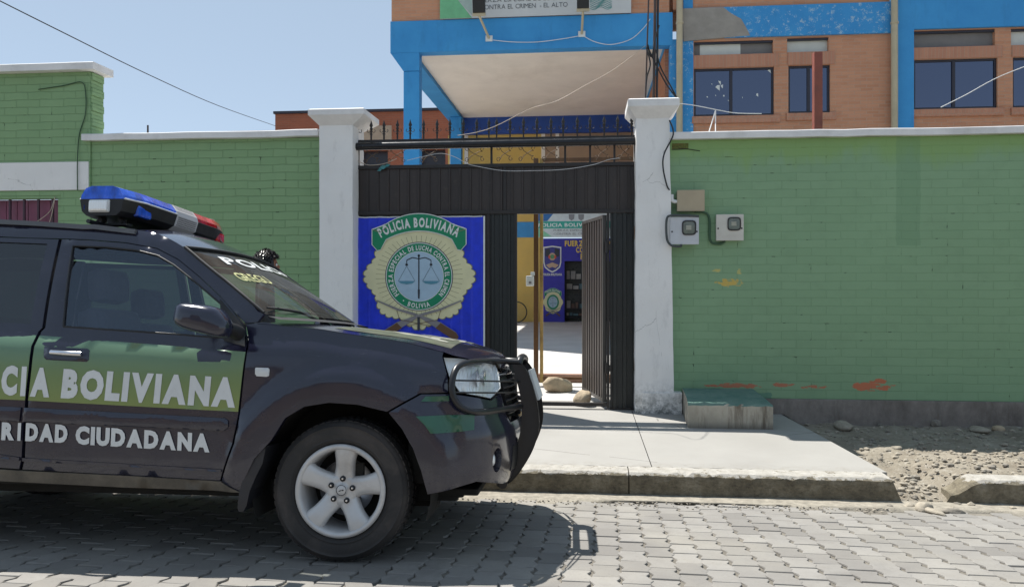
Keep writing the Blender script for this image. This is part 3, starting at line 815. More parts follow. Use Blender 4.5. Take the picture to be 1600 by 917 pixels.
# bull bar
bar = bpy.data.objects.new('bull_bar', None); COL.objects.link(bar); bar.parent = car
bm_ = MT['black']
for sg in (-1, 1):
    y0 = .29
    px_ = [(801, 568), (811, 564.5), (823, 578), (833, 603), (840, 631), (842.5, 652), (842, 672), (835, 697), (824, 719), (806, 745), (789, 758), (776, 757), (786, 729), (801, 706), (811, 683), (815, 655), (814, 625), (808, 597)]
    pl = [cpt(a, b, -y0) for a, b in px_]; pl = [(p.x, p.z) for p in pl]
    pl = smoothpoly(pl, 3, closed=True)
    m = MB().prism(pl, sg*y0-.006, sg*y0+.006)
    m.add([(x, sg*y0-.022*sg+y_, z) for x, z in pl[4:44:2] for y_ in (0, .044*sg)], [(2*i, 2*i+1, 2*i+3, 2*i+2) for i in range(19)])
    m.build('upright_plate', bm_, bar, recalc=True)
    hp = [(811, 565.5), (770, 564), (736, 565.5), (718, 571), (709.5, 583), (706, 602), (708, 618), (716, 632), (728, 640), (745.5, 643.5), (775, 641), (814, 634)]
    ys = [-.29, -.45, -.58, -.655, -.69, -.70, -.70, -.685, -.65, -.58, -.45, -.29]
    pp = []
    for (a, b), y in zip(hp, ys):
        if a > 800: q = cpt(a, b, y)
        else: s_, z_s = sz(a, b); q = body(s_, z_s, .05); q = cpt(a, b, q.y)
        pp.append((q.x, q.y, q.z))
    pp = smoothpoly(pp, 4)
    MB().tube([(p[0], -sg*p[1] if sg > 0 else p[1], p[2]) for p in pp], .016, 12).build('lamp_hoop', bm_, bar)
    for (a, b), (c_, d_) in (((708, 594), (812, 596)), ((711, 613), (812, 613))):
        s_, z_s = sz(a, b); p = cpt(a, b, body(s_, z_s, .05).y); q = cpt(c_, d_, -.29); s_, z_s = sz((a+c_)/2, (b+d_)/2); mid = body(s_, z_s, .05)
        MB().tube([(v.x, -sg*v.y if sg > 0 else v.y, v.z) for v in (p, mid, q)], .0045, 6).build('guard_rod', bm_, bar)
zt = cpt(806, 566, -.29)
m = MB(); pts = smoothpoly([(zt.x+.015, -.29, zt.z-.012), (zt.x+.02, -.27, zt.z+.008), (zt.x+.02, -.22, zt.z+.022), (zt.x+.02, 0, zt.z+.03), (zt.x+.02, .22, zt.z+.022), (zt.x+.02, .27, zt.z+.008), (zt.x+.015, .29, zt.z-.012)], 4)
m.tube(pts, .019, 12).build('top_tube', bm_, bar)
lt = cpt(820, 640, -.29)
MB().tube([(lt.x, -.29, lt.z), (lt.x, .29, lt.z)], .019, 12).build('cross_tube', bm_, bar)
for z_ in (.46, .40): MB().tube([(lt.x-.07, -.29, z_), (lt.x-.07, .29, z_)], .014, 10).build('cross_tube', bm_, bar)
lo = cpt(784.5, 755, -.32)
MB().tube([(lo.x+.005, -.34, lo.z), (lo.x+.005, .34, lo.z)], .026, 14).build('lower_tube', bm_, bar)
# pale number plate between the uprights, seen edge on
pz = cpt(836, 600, -.1)
pa_, pb_ = cpt(829, 577, -.2), cpt(843.5, 624, -.2)
MB().prism([(pa_.x, pa_.z), (pb_.x, pb_.z), (pb_.x-.012, pb_.z-.002), (pa_.x-.012, pa_.z-.004)], -.24, .24).build('front_plate', MT['letter'], bar, recalc=True)
tf = MB().box(-.012, .012, -.06, .06, -.09, .09, .004)

# light bar
lb = bpy.data.objects.new('light_bar', None); COL.objects.link(lb); lb.parent = car; lb.location = (-1.475, 0, 0)
def barwid(y):
    a = abs(y); return .165 if a < .42 else .165-.045*((a-.42)/.2)**1.6
def sect(y, kind, k=1.0):
    w = barwid(y)*k; zt_, zm, zl = 1.945, 1.872, 1.778
    if kind == 'dome': P = [(-w, zm), (-w*.97, zm+.022), (-w*.78, zt_-.012), (-w*.5, zt_), (w*.5, zt_), (w*.78, zt_-.012), (w*.97, zm+.022), (w, zm)]
    elif kind == 'base': P = [(-w, zm), (-w*1.03, zm-.006), (-w*.92, zl+.025), (-w*.7, zl), (w*.7, zl), (w*.92, zl+.025), (w*1.03, zm-.006), (w, zm)]
    else: P = [(-w*1.01, zm), (-w*.98, zm+.024), (-w*.79, zt_-.01), (-w*.5, zt_+.002), (w*.5, zt_+.002), (w*.79, zt_-.01), (w*.98, zm+.024), (w*1.03, zm-.005), (w*.93, zl+.025), (w*.7, zl-.002), (-w*.7, zl-.002), (-w*.93, zl+.025), (-w*1.03, zm-.005), (-w*1.01, zm)]
    return [Vector((x, y, z)) for x, z in P]
def barpart(name, y0, y1, kind, mat):
    n = max(3, int(abs(y1-y0)/.04)); ys_ = [y0+(y1-y0)*i/n for i in range(n+1)]
    R_ = [sect(y, kind) for y in ys_]
    m = MB().grid(R_, smooth=False)
    for row, y in ((R_[0], y0), (R_[-1], y1)): m.add(row, [tuple(range(len(row)))])
    # rounded end
    return m.build(name, mat, lb, recalc=True)
E0, E1 = -.61, .63
barpart('blue_dome', E0, -.105, 'dome', MT['blue']); barpart('siren_cover', -.105, .165, 'full', MT['grille']); barpart('red_dome', .165, E1, 'dome', MT['red'])
barpart('base', E0, -.105, 'base', MT['plastic']); barpart('base', .165, E1, 'base', MT['plastic'])
m = MB()
for y, c in ((E0, 1), (E1, -1)): pass
p_ = [Vector((sgn_*barwid(y)*1.04, y, 1.873)) for sgn_, y in ((1, -.105), (1, -.3), (1, -.45), (1, -.6), (-1, -.6), (-1, -.45), (-1, -.3), (-1, -.105))]
MB().tube(p_, .005, 6).build('dome_trim', MT['letter'], lb)
m = MB().box(-.065, .045, E0-.022, E0+.02, 1.80, 1.862, .012); al = m.build('alley_lamp', MT['reflector'], lb)
MB().box(-.07, .05, E0-.012, E0+.03, 1.795, 1.867, .01).build('lamp_bezel', MT['letter'], al)
MB().box(-.115, -.085, E0+.0, E0+.07, 1.80, 1.85, .012).build('side_lamp', MT['blue'], lb)
MB().box(.10, .16, E0+.10, E0+.24, 1.79, 1.855, .014).build('side_lamp', MT['blue'], lb)
MB().box(.085, .15, E1-.16, E1-.03, 1.79, 1.855, .014).build('side_lamp', MT['red'], lb)
for y in (-.50, .50):
    m = MB(); m.box(-.10, .10, y-.03, y+.03, 1.735, 1.75, .004); m.box(-.07, -.05, y-.025, y+.025, 1.745, 1.80); m.box(.05, .07, y-.025, y+.025, 1.745, 1.80)
    m.tube([(-.09, y-.02, 1.75), (-.03, y-.02, 1.80)], .008, 6); m.tube([(.09, y-.02, 1.75), (.03, y-.02, 1.80)], .008, 6); m.build('mount', MT['plastic'], lb)
MB().tube([(-.04, -.66, 1.738), (-.04, .66, 1.738)], .012, 8).build('cross_rail', MT['trim'], lb)
MB().tube([(.02, .50, 1.955), (.10, .52, 1.945), (.135, .53, 1.88), (.15, .535, 1.80), (.20, .55, 1.75)], .005, 6).build('strap', M('strap', (.28, .2, .18), .7), lb)

# green stripes on the bumper corner
for pg in (((650, 650), (700, 648), (741, 647), (740, 671), (706, 675), (673, 677), (664, 664)), ((665, 619), (701, 618), (702, 626), (680, 627), (658, 627))):
    for mi in (False, True): panel('bumper_decal', PX(*pg), body, MT['decalB'], bumper, res=.03, off=.006, thick=0, mirror=mi)

# perforations of the siren cover
hm_ = MB()
for face in (((1.0, 1.872+.026), (.80, 1.931)), ((1.035, 1.864), (.945, 1.805))):
    for r_ in range(5):
        t_ = .1+.8*r_/4
        for c_ in range(15):
            y_ = -.088+.236*(c_+.25*(r_ % 2))/15; w_ = barwid(y_)
            (ka, za_), (kb, zb2) = face; t2 = t_+.10
            P_ = [(w_*(ka+(kb-ka)*q)+.0022, y2, za_+(zb2-za_)*q+.0012) for q, y2 in ((t_, y_), (t_, y_+.009), (t2, y_+.009), (t2, y_))]
            hm_.add(P_, [(0, 1, 2, 3)])
sc_ = [o for o in lb.children if o.name.startswith('siren_cover')][0]
hm_.build('perforations', MT['plastic'], sc_)
# ------------------------------------------------------------------ street materials
def paver_mat():
    t = NT('road_pavers'); v = t.coord()
    g = t.add('ShaderNodeNewGeometry')
    rnd = g.outputs['Random Per Island']
    base = t.ramp(rnd, [(0, (.18, .170, .158)), (.35, (.222, .211, .196)), (.7, (.258, .246, .229)), (1, (.205, .195, .181))])
    n = t.noise(v, 9, 8, .7)
    base = t.mix(t.ramp(n, [(.42, 0), (.75, .5)]), base, (.18, .165, .15))
    base = t.mix(t.ramp(t.noise(v, 1.3, 6, .6), [(.45, 0), (.7, .35)]), base, (.36, .335, .28))
    base = t.mix(t.ramp(t.noise(v, 60, 3, .6), [(.55, 0), (.7, .22)]), base, (.12, .11, .10))
    base = t.mix(t.ramp(t.noise(v, .9, 5, .7, 1.5), [(.58, 0), (.70, .4)]), base, (.15, .14, .13))
    t.col(base); t.set(Roughness=.88); t.bump(t.noise(v, 90, 6, .7), .35, .004); return t.m
MT['paver'] = paver_mat()
MT['joint'] = M('joint_sand', (.15, .135, .112), .95, 0, .45, 9, .5, 70, (.09, .08, .07), .6)
def sidewalk_mat():
    t = NT('sidewalk_concrete'); v = t.coord()
    base = t.ramp(t.noise(v, 1.1, 8, .62), [(.3, (.275, .264, .245)), (.7, (.325, .314, .293))])
    base = t.mix(t.ramp(t.noise(v, 4.5, 8, .75, .6), [(.56, 0), (.78, .35)]), base, (.33, .30, .26))
    base = t.mix(t.ramp(t.noise(v, 45, 4, .7), [(.62, 0), (.72, .35)]), base, (.22, .20, .17))
    vo = t.add('ShaderNodeTexVoronoi', feature='DISTANCE_TO_EDGE'); t.put(vo.inputs['Vector'], t.mix(.15, v, t.add('ShaderNodeTexNoise').outputs[1])); vo.inputs['Scale'].default_value = .75
    cr = t.math('MULTIPLY', t.math('LESS_THAN', vo.outputs[0], .0022), t.math('GREATER_THAN', t.noise(v, 1.1, 2), .50))
    base = t.mix(t.math('MULTIPLY', cr, .7), base, (.12, .11, .10))
    sp = t.add('ShaderNodeSeparateXYZ'); t.put(sp.inputs[0], v)
    ed = t.math('MULTIPLY', t.math('SUBTRACT', 5.98, sp.outputs[1]), 4, clamp=True)
    base = t.mix(t.math('MULTIPLY', ed, t.ramp(t.noise(v, 14, 8, .75), [(.45, 0), (.62, .6)])), base, (.20, .175, .14))
    t.col(base); t.set(Roughness=.85); t.bump(t.noise(v, 50, 7, .7), .2, .004); return t.m
MT['sidewalk'] = sidewalk_mat()
def kerb_mat():
    t = NT('kerb_stone'); v = t.coord()
    g = t.add('ShaderNodeNewGeometry'); sp = t.add('ShaderNodeSeparateXYZ'); t.put(sp.inputs[0], g.outputs['Normal'])
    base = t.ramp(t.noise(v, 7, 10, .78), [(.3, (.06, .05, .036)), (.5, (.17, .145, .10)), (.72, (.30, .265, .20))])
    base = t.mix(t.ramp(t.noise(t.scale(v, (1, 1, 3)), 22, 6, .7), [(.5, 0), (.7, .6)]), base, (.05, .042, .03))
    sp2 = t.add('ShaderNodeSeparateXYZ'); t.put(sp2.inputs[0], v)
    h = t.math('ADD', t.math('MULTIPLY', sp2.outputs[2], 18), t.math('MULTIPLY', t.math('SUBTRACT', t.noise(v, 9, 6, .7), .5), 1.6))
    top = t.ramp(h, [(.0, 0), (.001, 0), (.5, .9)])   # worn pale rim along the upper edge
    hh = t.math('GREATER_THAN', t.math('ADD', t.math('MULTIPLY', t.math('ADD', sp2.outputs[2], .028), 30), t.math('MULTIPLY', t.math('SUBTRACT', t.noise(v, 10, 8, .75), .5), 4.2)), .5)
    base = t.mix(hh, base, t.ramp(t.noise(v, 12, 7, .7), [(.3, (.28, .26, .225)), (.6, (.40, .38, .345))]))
    t.col(base); t.set(Roughness=.92); t.bump(t.noise(v, 35, 8, .75), .7, .012); return t.m
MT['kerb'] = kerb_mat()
def dirt_mat():
    t = NT('dirt'); v = t.coord()
    base = t.ramp(t.noise(v, 3, 10, .72), [(.3, (.17, .14, .105)), (.5, (.26, .228, .178)), (.7, (.35, .318, .262))])
    base = t.mix(t.ramp(t.noise(v, 35, 6, .7), [(.5, 0), (.72, .7)]), base, (.15, .125, .095))
    base = t.mix(t.ramp(t.noise(v, 16, 6, .7, 1), [(.58, 0), (.68, .6)]), base, (.50, .48, .44))
    t.col(base); t.set(Roughness=.97); t.bump(t.noise(v, 40, 9, .75), .8, .02); return t.m
MT['dirt'] = dirt_mat()

# ------------------------------------------------------------------ ground, road, pavement
KY = 5.60                                     # kerb face
def road_z(y):
    if y > 3.0: return -.09*(y-3.66)
    d = 3.0-y
    if d > 3.0: return .0594+.135-.045*min(d-3, 2.6)
    return .0594+.09*d-.015*d*d
ys_ = [-9, -6, -3, -2, -1, 0, 1, 2, 3, 4, 5, 5.7]
m = MB(); m.grid([[Vector((x, y, road_z(y)-.009)) for x in (-14, -7, 0, 7, 14)] for y in ys_])
tag(m.build('road', MT['joint']), kind='structure')
tag(MB().box(-250, 250, -160, 260, -.42, -.40).build('ground', MT['dirt']), kind='structure')
def pavers():
    m = MB(); random.seed(3); pw, pl = .137, .196; ang = radians(-1.5)
    ca_, sa_ = cos(ang), sin(ang)
    amp = .015
    for i in range(-62, 52):
        for j in range(0, 24):
            cx = i*pw; cyy = 1.75 + j*pl + (pl/2 if i % 2 else 0)
            wx, wy = cx*ca_-cyy*sa_, cx*sa_+cyy*ca_
            lim = 5.40 + .07*sin(wx*2.1)+.05*sin(wx*5.3+1)
            if wy > lim or wy < 1.7 or wx < -7.2 or wx > 6.3: continue
            gx, gy = .0022+random.random()*.0016, .0028+random.random()*.0026
            zoff = random.uniform(-.003, .003); tx, ty = random.uniform(-.012, .012), random.uniform(-.012, .012)
            jx, jy = random.uniform(-.0015, .0015), random.uniform(-.003, .003)
            outl = []
            S_ = [0, .12, .3, .5, .7, .88, 1]
            wv = [0, 0, 1, 0, -1, 0, 0]
            hw, hl = pw/2-gx, pl/2-gy
            for t_, q in zip(S_, wv): outl.append((hw + amp*q, -hl+2*hl*t_))
            for t_, q in zip(reversed(S_), reversed(wv)): outl.append((-hw + amp*q, -hl+2*hl*t_))
            n = len(outl); rings = []
            for k, dz in ((1.0, -.03), (1.0, -.006), (.965, -.0012), (.90, 0)):
                ring = []
                for ox, oy in outl:
                    lx = ox*k if k == 1 else ox-math.copysign((1-k)*.07, ox); ly = oy*k if k == 1 else oy-math.copysign((1-k)*.07, oy)
                    gx_ = cx+lx+jx; gy_ = cyy+ly+jy; X_, Y_ = gx_*ca_-gy_*sa_, gx_*sa_+gy_*ca_
                    ring.append(Vector((X_, Y_, road_z(Y_)+dz+zoff+lx*tx+ly*ty)))
                rings.append(ring)
            vs = [p for r in rings for p in r]; fs = []
            for r in range(3):
                for q in range(n): fs.append((r*n+q, r*n+(q+1) % n, (r+1)*n+(q+1) % n, (r+1)*n+q))
            fs.append(tuple(range(3*n, 4*n)))
            m.add(vs, fs)
    return m
tag(pavers().build('road_paving', MT['paver']), kind='structure')
# sandy gutter
random.seed(5)
rows_ = []
for j in range(8):
    row = []
    for i in range(140):
        x = -7+i*.1; y = 5.38+.033*j + (.03*sin(x*3)+.05*sin(x*1.3)+random.uniform(-.02, .02) if j == 0 else 0)
        z = road_z(y) + (-.012 if j == 0 else .004+.006*random.random()+.0022*j)
        row.append(Vector((x, y, z)))
    rows_.append(row)
sand = M('gutter_sand', (.27, .245, .20), .97, 0, .35, 22, 1, 90, (.24, .21, .17), .7)
tag(MB().grid(rows_).build('gutter_sand', sand), kind='structure')
# kerb stones
def kerb(x0, x1, name, endcut=0.0, startcut=0.0, seed=1, ztop=0.0):
    random.seed(seed); rows = []; N = int((x1-x0)/.04)
    prof = [(0, -.24), (-.006, -.19), (.0, -.12), (.004, -.05), (.008, -.018), (.03, 0), (.10, .003), (.19, .002)]
    for i in range(N+1):
        t = i/N; x = x0+(x1-x0)*t; row = []
        for k, (dy, dz) in enumerate(prof):
            h = (dz+.24)/.243
            xx = x + (endcut*h*-1 if t > .93 else 0)*(t-.93)/.07 + (startcut*h if x-x0 < .3 else 0)*(1-(x-x0)/.3)
            ch = random.uniform(-.006, .006) if k in (3, 4, 5) else random.uniform(-.003, .003)
            dd = (ztop if k >= 4 else ztop*h)
            if startcut: dd -= sm(1-(x-x0)/.30)*.10*h
            if random.random() < .04 and k in (4, 5): ch -= .012
            row.append(Vector((xx, KY+dy+ch*.6, dz+ch*.7+dd)))
        rows.append(row)
    m = MB().grid(rows, smooth=False, flip=False)
    for r in (rows[0], rows[-1]): m.add(r+[Vector((r[-1].x, KY+.19, -.24))], [tuple(range(len(prof)+1))])
    return tag(m.build(name, MT['kerb'], recalc=True), kind='structure')
k0 = ground(983, 740).x; k1 = 2.17
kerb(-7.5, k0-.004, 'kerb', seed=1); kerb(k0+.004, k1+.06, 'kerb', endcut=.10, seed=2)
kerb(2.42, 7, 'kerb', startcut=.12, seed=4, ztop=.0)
# pavement slab with its cracked seam and joints
m = MB(); xj = [-7.5, -5.2, -2.2, -.82, .93, 2.11]
gj = [ground(990, 655).x, ground(1020, 726).x]
def slabs():
    m = MB(); random.seed(8)
    xs_ = [-7.5, -5.0, -2.6, -.9, sum(gj)/2, 2.1]
    for a, b in zip(xs_, xs_[1:]):
        R = []
        n = max(4, int((b-a)/.05))
        for j, y in enumerate((5.795, 5.80, 6.6, 7.4, 8.0, 8.6, 8.9)):
            R.append([Vector((a+.003+(b-a-.006)*i/n + ((y-7)*-.06 if b > 2 and i == n else 0), y+(random.uniform(-.008, .010) if j < 2 else 0), .0015)) for i in range(n+1)])
        m.grid(R, smooth=False)
        e = [r[-1] for r in R]; m.add(e+[p+Vector((0, 0, -.2)) for p in reversed(e)], [tuple(range(2*len(e)))])
        f = R[0]; m.add(f+[p+Vector((0, 0, -.1)) for p in reversed(f)], [tuple(range(2*len(f)))])
    return m
tag(slabs().build('pavement', MT['sidewalk']), kind='structure')
# dirt verge right of the slab
random.seed(12)
from mathutils import noise as mn
rows_ = []
for j in range(46):
    row = []
    for i in range(110):
        x = 1.9+i*.05; y = 5.30+j*.07
        b = -.175+.06*sm((y-5.45)/.5)+.02*sm((y-6.5)/1.2)
        if x > 2.55 and y > 5.72: b += .085*sm((y-5.72)/.15)*(1-sm((y-6.3)/.8))*sm((x-2.5)/.25)
        if x < 2.2: b = min(b, -.05)
        z = b+.045*(mn.noise(Vector((x*2.2, y*2.2, 0))))+.02*mn.noise(Vector((x*7, y*7, 3)))+.02*mn.noise(Vector((x*15, y*15, 5)))
        if y < 5.62: z = min(z, road_z(y)+.012+.008*mn.noise(Vector((x*9, y*9, 0))))
        row.append(Vector((x, y, z)))
    rows_.append(row)
DR = rows_
def dirt_z(x, y):
    i = max(0, min(109, int((x-1.9)/.05+.5))); j = max(0, min(45, int((y-5.3)/.07+.5))); return DR[j][i].z
tag(MB().grid(rows_).build('dirt_verge', MT['dirt']), kind='structure')
# stones
def rock_mesh(r, seed, sx=1, sy=1, sz_=1, sub=3, ang=.35):
    bm = bmesh.new(); bmesh.ops.create_icosphere(bm, subdivisions=sub, radius=1)
    o = Vector((seed*3.1, seed*1.7, seed*.9))
    random.seed(seed); planes = [(Vector((random.gauss(0, 1), random.gauss(0, 1), random.gauss(0, 1))).normalized(), random.uniform(.62, .92)) for _ in range(7)]
    for v in bm.verts:
        p = v.co.copy()
        for n, d in planes:
            q = p.dot(n)
            if q > d: p -= n*(q-d)*.85
        p *= 1+ang*.5*mn.noise(p*1.3+o)+.05*mn.noise(p*5+o)
        v.co = Vector((p.x*r*sx, p.y*r*sy, p.z*r*sz_))
    me = bpy.data.meshes.new('rock'); bm.to_mesh(me); bm.free()
    for p in me.polygons: p.use_smooth = True
    return me
MT['stone'] = M('tan_stone', (.40, .32, .22), .9, 0, .3, 6, .6, 25, (.22, .16, .10), .6, bdist=.012)
MT['rubble'] = M('rubble', (.31, .275, .22), .95, 0, .3, 20, .6, 60, (.25, .22, .18), .6, bdist=.008)
MT['darkstone'] = M('dark_rubble', (.20, .18, .15), .95, 0, .4, 20, .6, 60, (.33, .3, .25), .5, bdist=.008)
p = ground(871, 614, 0); o = link('rock', rock_mesh(.17, 3, 1.12, .8, .62), MT['stone'], None, (p.x, p.y+.1, .085)); o.rotation_euler = (0, .18, .3)
tag(o, 'wide angular tan rock lying farther back beyond the open gate door', 'rock')
p = ground(911, 636, 0); o = link('rock', rock_mesh(.118, 11, .95, .85, .82), MT['stone'], None, (p.x, p.y+.09, .085))
tag(o, 'round tan rock propping the foot of the open gate door', 'rock')
def lump(px, py, r, label, mat, seed, s=(1, .8, .6)):
    z = -.11
    p = ground(px, py, z); z = dirt_z(p.x, p.y) if p.x > 1.95 else z
    o = link('rubble_lump', rock_mesh(r, seed, *s), mat, None, (p.x, p.y, z+r*s[2]*.45)); tag(o, label, 'rubble', 'broken concrete lumps on the dirt verge'); o.rotation_euler.z = seed
lump(1316, 673, .10, 'largest pale concrete lump on the dirt against the wall, right of the bench', MT['rubble'], 21)
lump(1400, 703, .05, 'small pale stone at the shade edge on the dirt verge', MT['rubble'], 22)
lump(1462, 668, .07, 'dark lump against the wall foot between two pale ones', MT['darkstone'], 23)
lump(1530, 676, .09, 'flat whitish rubble heap at the wall foot, near the right edge', MT['rubble'], 24, (1.4, .8, .4))
lump(1560, 674, .06, 'tan stone beside the whitish rubble heap at the far right', MT['stone'], 25)
lump(1445, 786, .07, 'pale stone wedged in the gap between the two kerbs', MT['rubble'], 26, (1, .8, .7))
lump(1462, 793, .06, 'flat broken concrete piece in front of the right kerb start', MT['rubble'], 27, (1.5, .8, .4))
lump(1490, 790, .05, 'grey chunk resting against the rough start of the right kerb', MT['darkstone'], 28, (1.5, .8, .6))
lump(1420, 780, .045, 'small stone touching the slanted end of the left kerb', MT['rubble'], 29)
# gravel
random.seed(31); m = MB()
ico = [(0, 0, 1), (.89, 0, .45), (.28, .85, .45), (-.72, .53, .45), (-.72, -.53, .45), (.28, -.85, .45), (.72, .53, -.45), (-.28, .85, -.45), (-.89, 0, -.45), (-.28, -.85, -.45), (.72, -.53, -.45), (0, 0, -1)]
icf = [(0, 1, 2), (0, 2, 3), (0, 3, 4), (0, 4, 5), (0, 5, 1), (1, 6, 2), (2, 7, 3), (3, 8, 4), (4, 9, 5), (5, 10, 1), (6, 7, 2), (7, 8, 3), (8, 9, 4), (9, 10, 5), (10, 6, 1), (11, 7, 6), (11, 8, 7), (11, 9, 8), (11, 10, 9), (11, 6, 10)]
for k in range(5200):
    if k < 3600: x = random.uniform(2.05, 6.5); y = random.triangular(5.4, 8.2, 5.9); z = dirt_z(x, y)
    else:
        x = random.uniform(-2, 6.5); y = random.triangular(5.2, 5.6, 5.5); z = road_z(y)+.002
        if x > 2.05: z = dirt_z(x, y)
    if x < 2.25 and y > 5.8: continue
    if 2.42 < x and 5.6 < y < 5.8: continue
    r = random.choice((.004, .005, .006, .008, .010, .014, .024)) * random.uniform(.7, 1.2)
    if k >= 3600: r = min(r, .008)
    a = random.uniform(0, 6); m.cur = random.choice((0, 0, 1))
    m.add([(x+r*(q[0]*cos(a)-q[1]*sin(a))*random.uniform(.8, 1.3), y+r*(q[0]*sin(a)+q[1]*cos(a)), z+r*.3+q[2]*r*.6) for q in ico], icf)
for k in range(260):
    if k < 110: x, y, r = random.gauss(2.42, .16), random.triangular(5.35, 6.3, 5.6), random.choice((.012, .016, .022, .034))
    elif k < 200: x, y, r = random.uniform(2.2, 6), random.triangular(7.6, 8.2, 8.15), random.choice((.012, .02, .03))
    else: x, y, r = random.uniform(2.2, 5.5), random.uniform(5.8, 7.6), random.choice((.015, .022, .03))
    if x < 2.16 or (x > 2.5 and 5.58 < y < 5.82): continue
    a = random.uniform(0, 6); m.cur = random.choice((0, 0, 1)); z = dirt_z(x, y); fl_ = random.uniform(.35, .8); jj = [random.uniform(.75, 1.2) for _ in ico]
    m.add([(x+r*j_*(q[0]*cos(a)-q[1]*sin(a)), y+r*j_*.8*(q[0]*sin(a)+q[1]*cos(a)), z+r*.2+q[2]*j_*r*fl_) for q, j_ in zip(ico, jj)], icf)
tag(m.build('gravel', [MT['rubble'], MT['darkstone']]), 'loose gravel and chippings scattered over the dirt verge and gutter', 'gravel', kind='stuff')
# cast iron drain-like dark blotch omitted

# ------------------------------------------------------------------ walls
def brickwall(name, c1, c2, mort, bw=.30, bh=.087, ms=.006, strength=.5, patch=None, rough=.75, mdark=1.0, off=(0, 0, 0), bias=0.0, holes=True, varsc=.5, plane='xz'):
    t = NT(name); v = t.coord()
    sp = t.add('ShaderNodeSeparateXYZ'); t.put(sp.inputs[0], v); cb = t.add('ShaderNodeCombineXYZ')
    nz = t.noise(v, 4, 3, .5)
    wob = t.math('MULTIPLY', t.math('SUBTRACT', nz, .5), .03)
    t.put(cb.inputs[0], t.math('ADD', t.math('ADD', sp.outputs[0] if plane == 'xz' else sp.outputs[1], off[0]), wob)); t.put(cb.inputs[1], t.math('ADD', t.math('ADD', sp.outputs[2], off[2]), wob))
    b = t.add('ShaderNodeTexBrick'); t.put(b.inputs['Vector'], cb.outputs[0]); b.offset = .5; b.squash = 1
    b.inputs['Scale'].default_value = 1; b.inputs['Mortar Size'].default_value = ms; b.inputs['Mortar Smooth'].default_value = .6; b.inputs['Bias'].default_value = bias
    b.inputs['Brick Width'].default_value = bw; b.inputs['Row Height'].default_value = bh
    b.inputs['Color1'].default_value = (*c1, 1); b.inputs['Color2'].default_value = (*c2, 1); b.inputs['Mortar'].default_value = (*mort, 1)
    base = b.outputs['Color']
    # large soft paint variation
    base = t.mix(t.ramp(t.noise(t.scale(v, (.5, .5, .3)), varsc*3, 5, .6), [(.35, 0), (.7, .45)]), base, tuple(x*1.18 for x in c1))
    base = t.mix(t.ramp(t.noise(v, 7, 7, .7), [(.5, 0), (.8, .4)]), base, tuple(x*.8 for x in c1))
    fac = b.outputs['Fac']
    if holes:
        hn = t.ramp(t.noise(v, 11, 3, .5), [(.66, 0), (.70, 1)])
        hole = t.math('MULTIPLY', hn, fac)
        base = t.mix(hole, base, tuple(x*.22 for x in c1))
    if patch: base = patch(t, v, base, sp)
    t.col(base); t.set(Roughness=rough)
    nb = t.bump(t.math('SUBTRACT', 1, fac), strength, .012)
    t.bump(t.noise(v, 30, 7, .7), .25, .006, prev=nb)
    return t
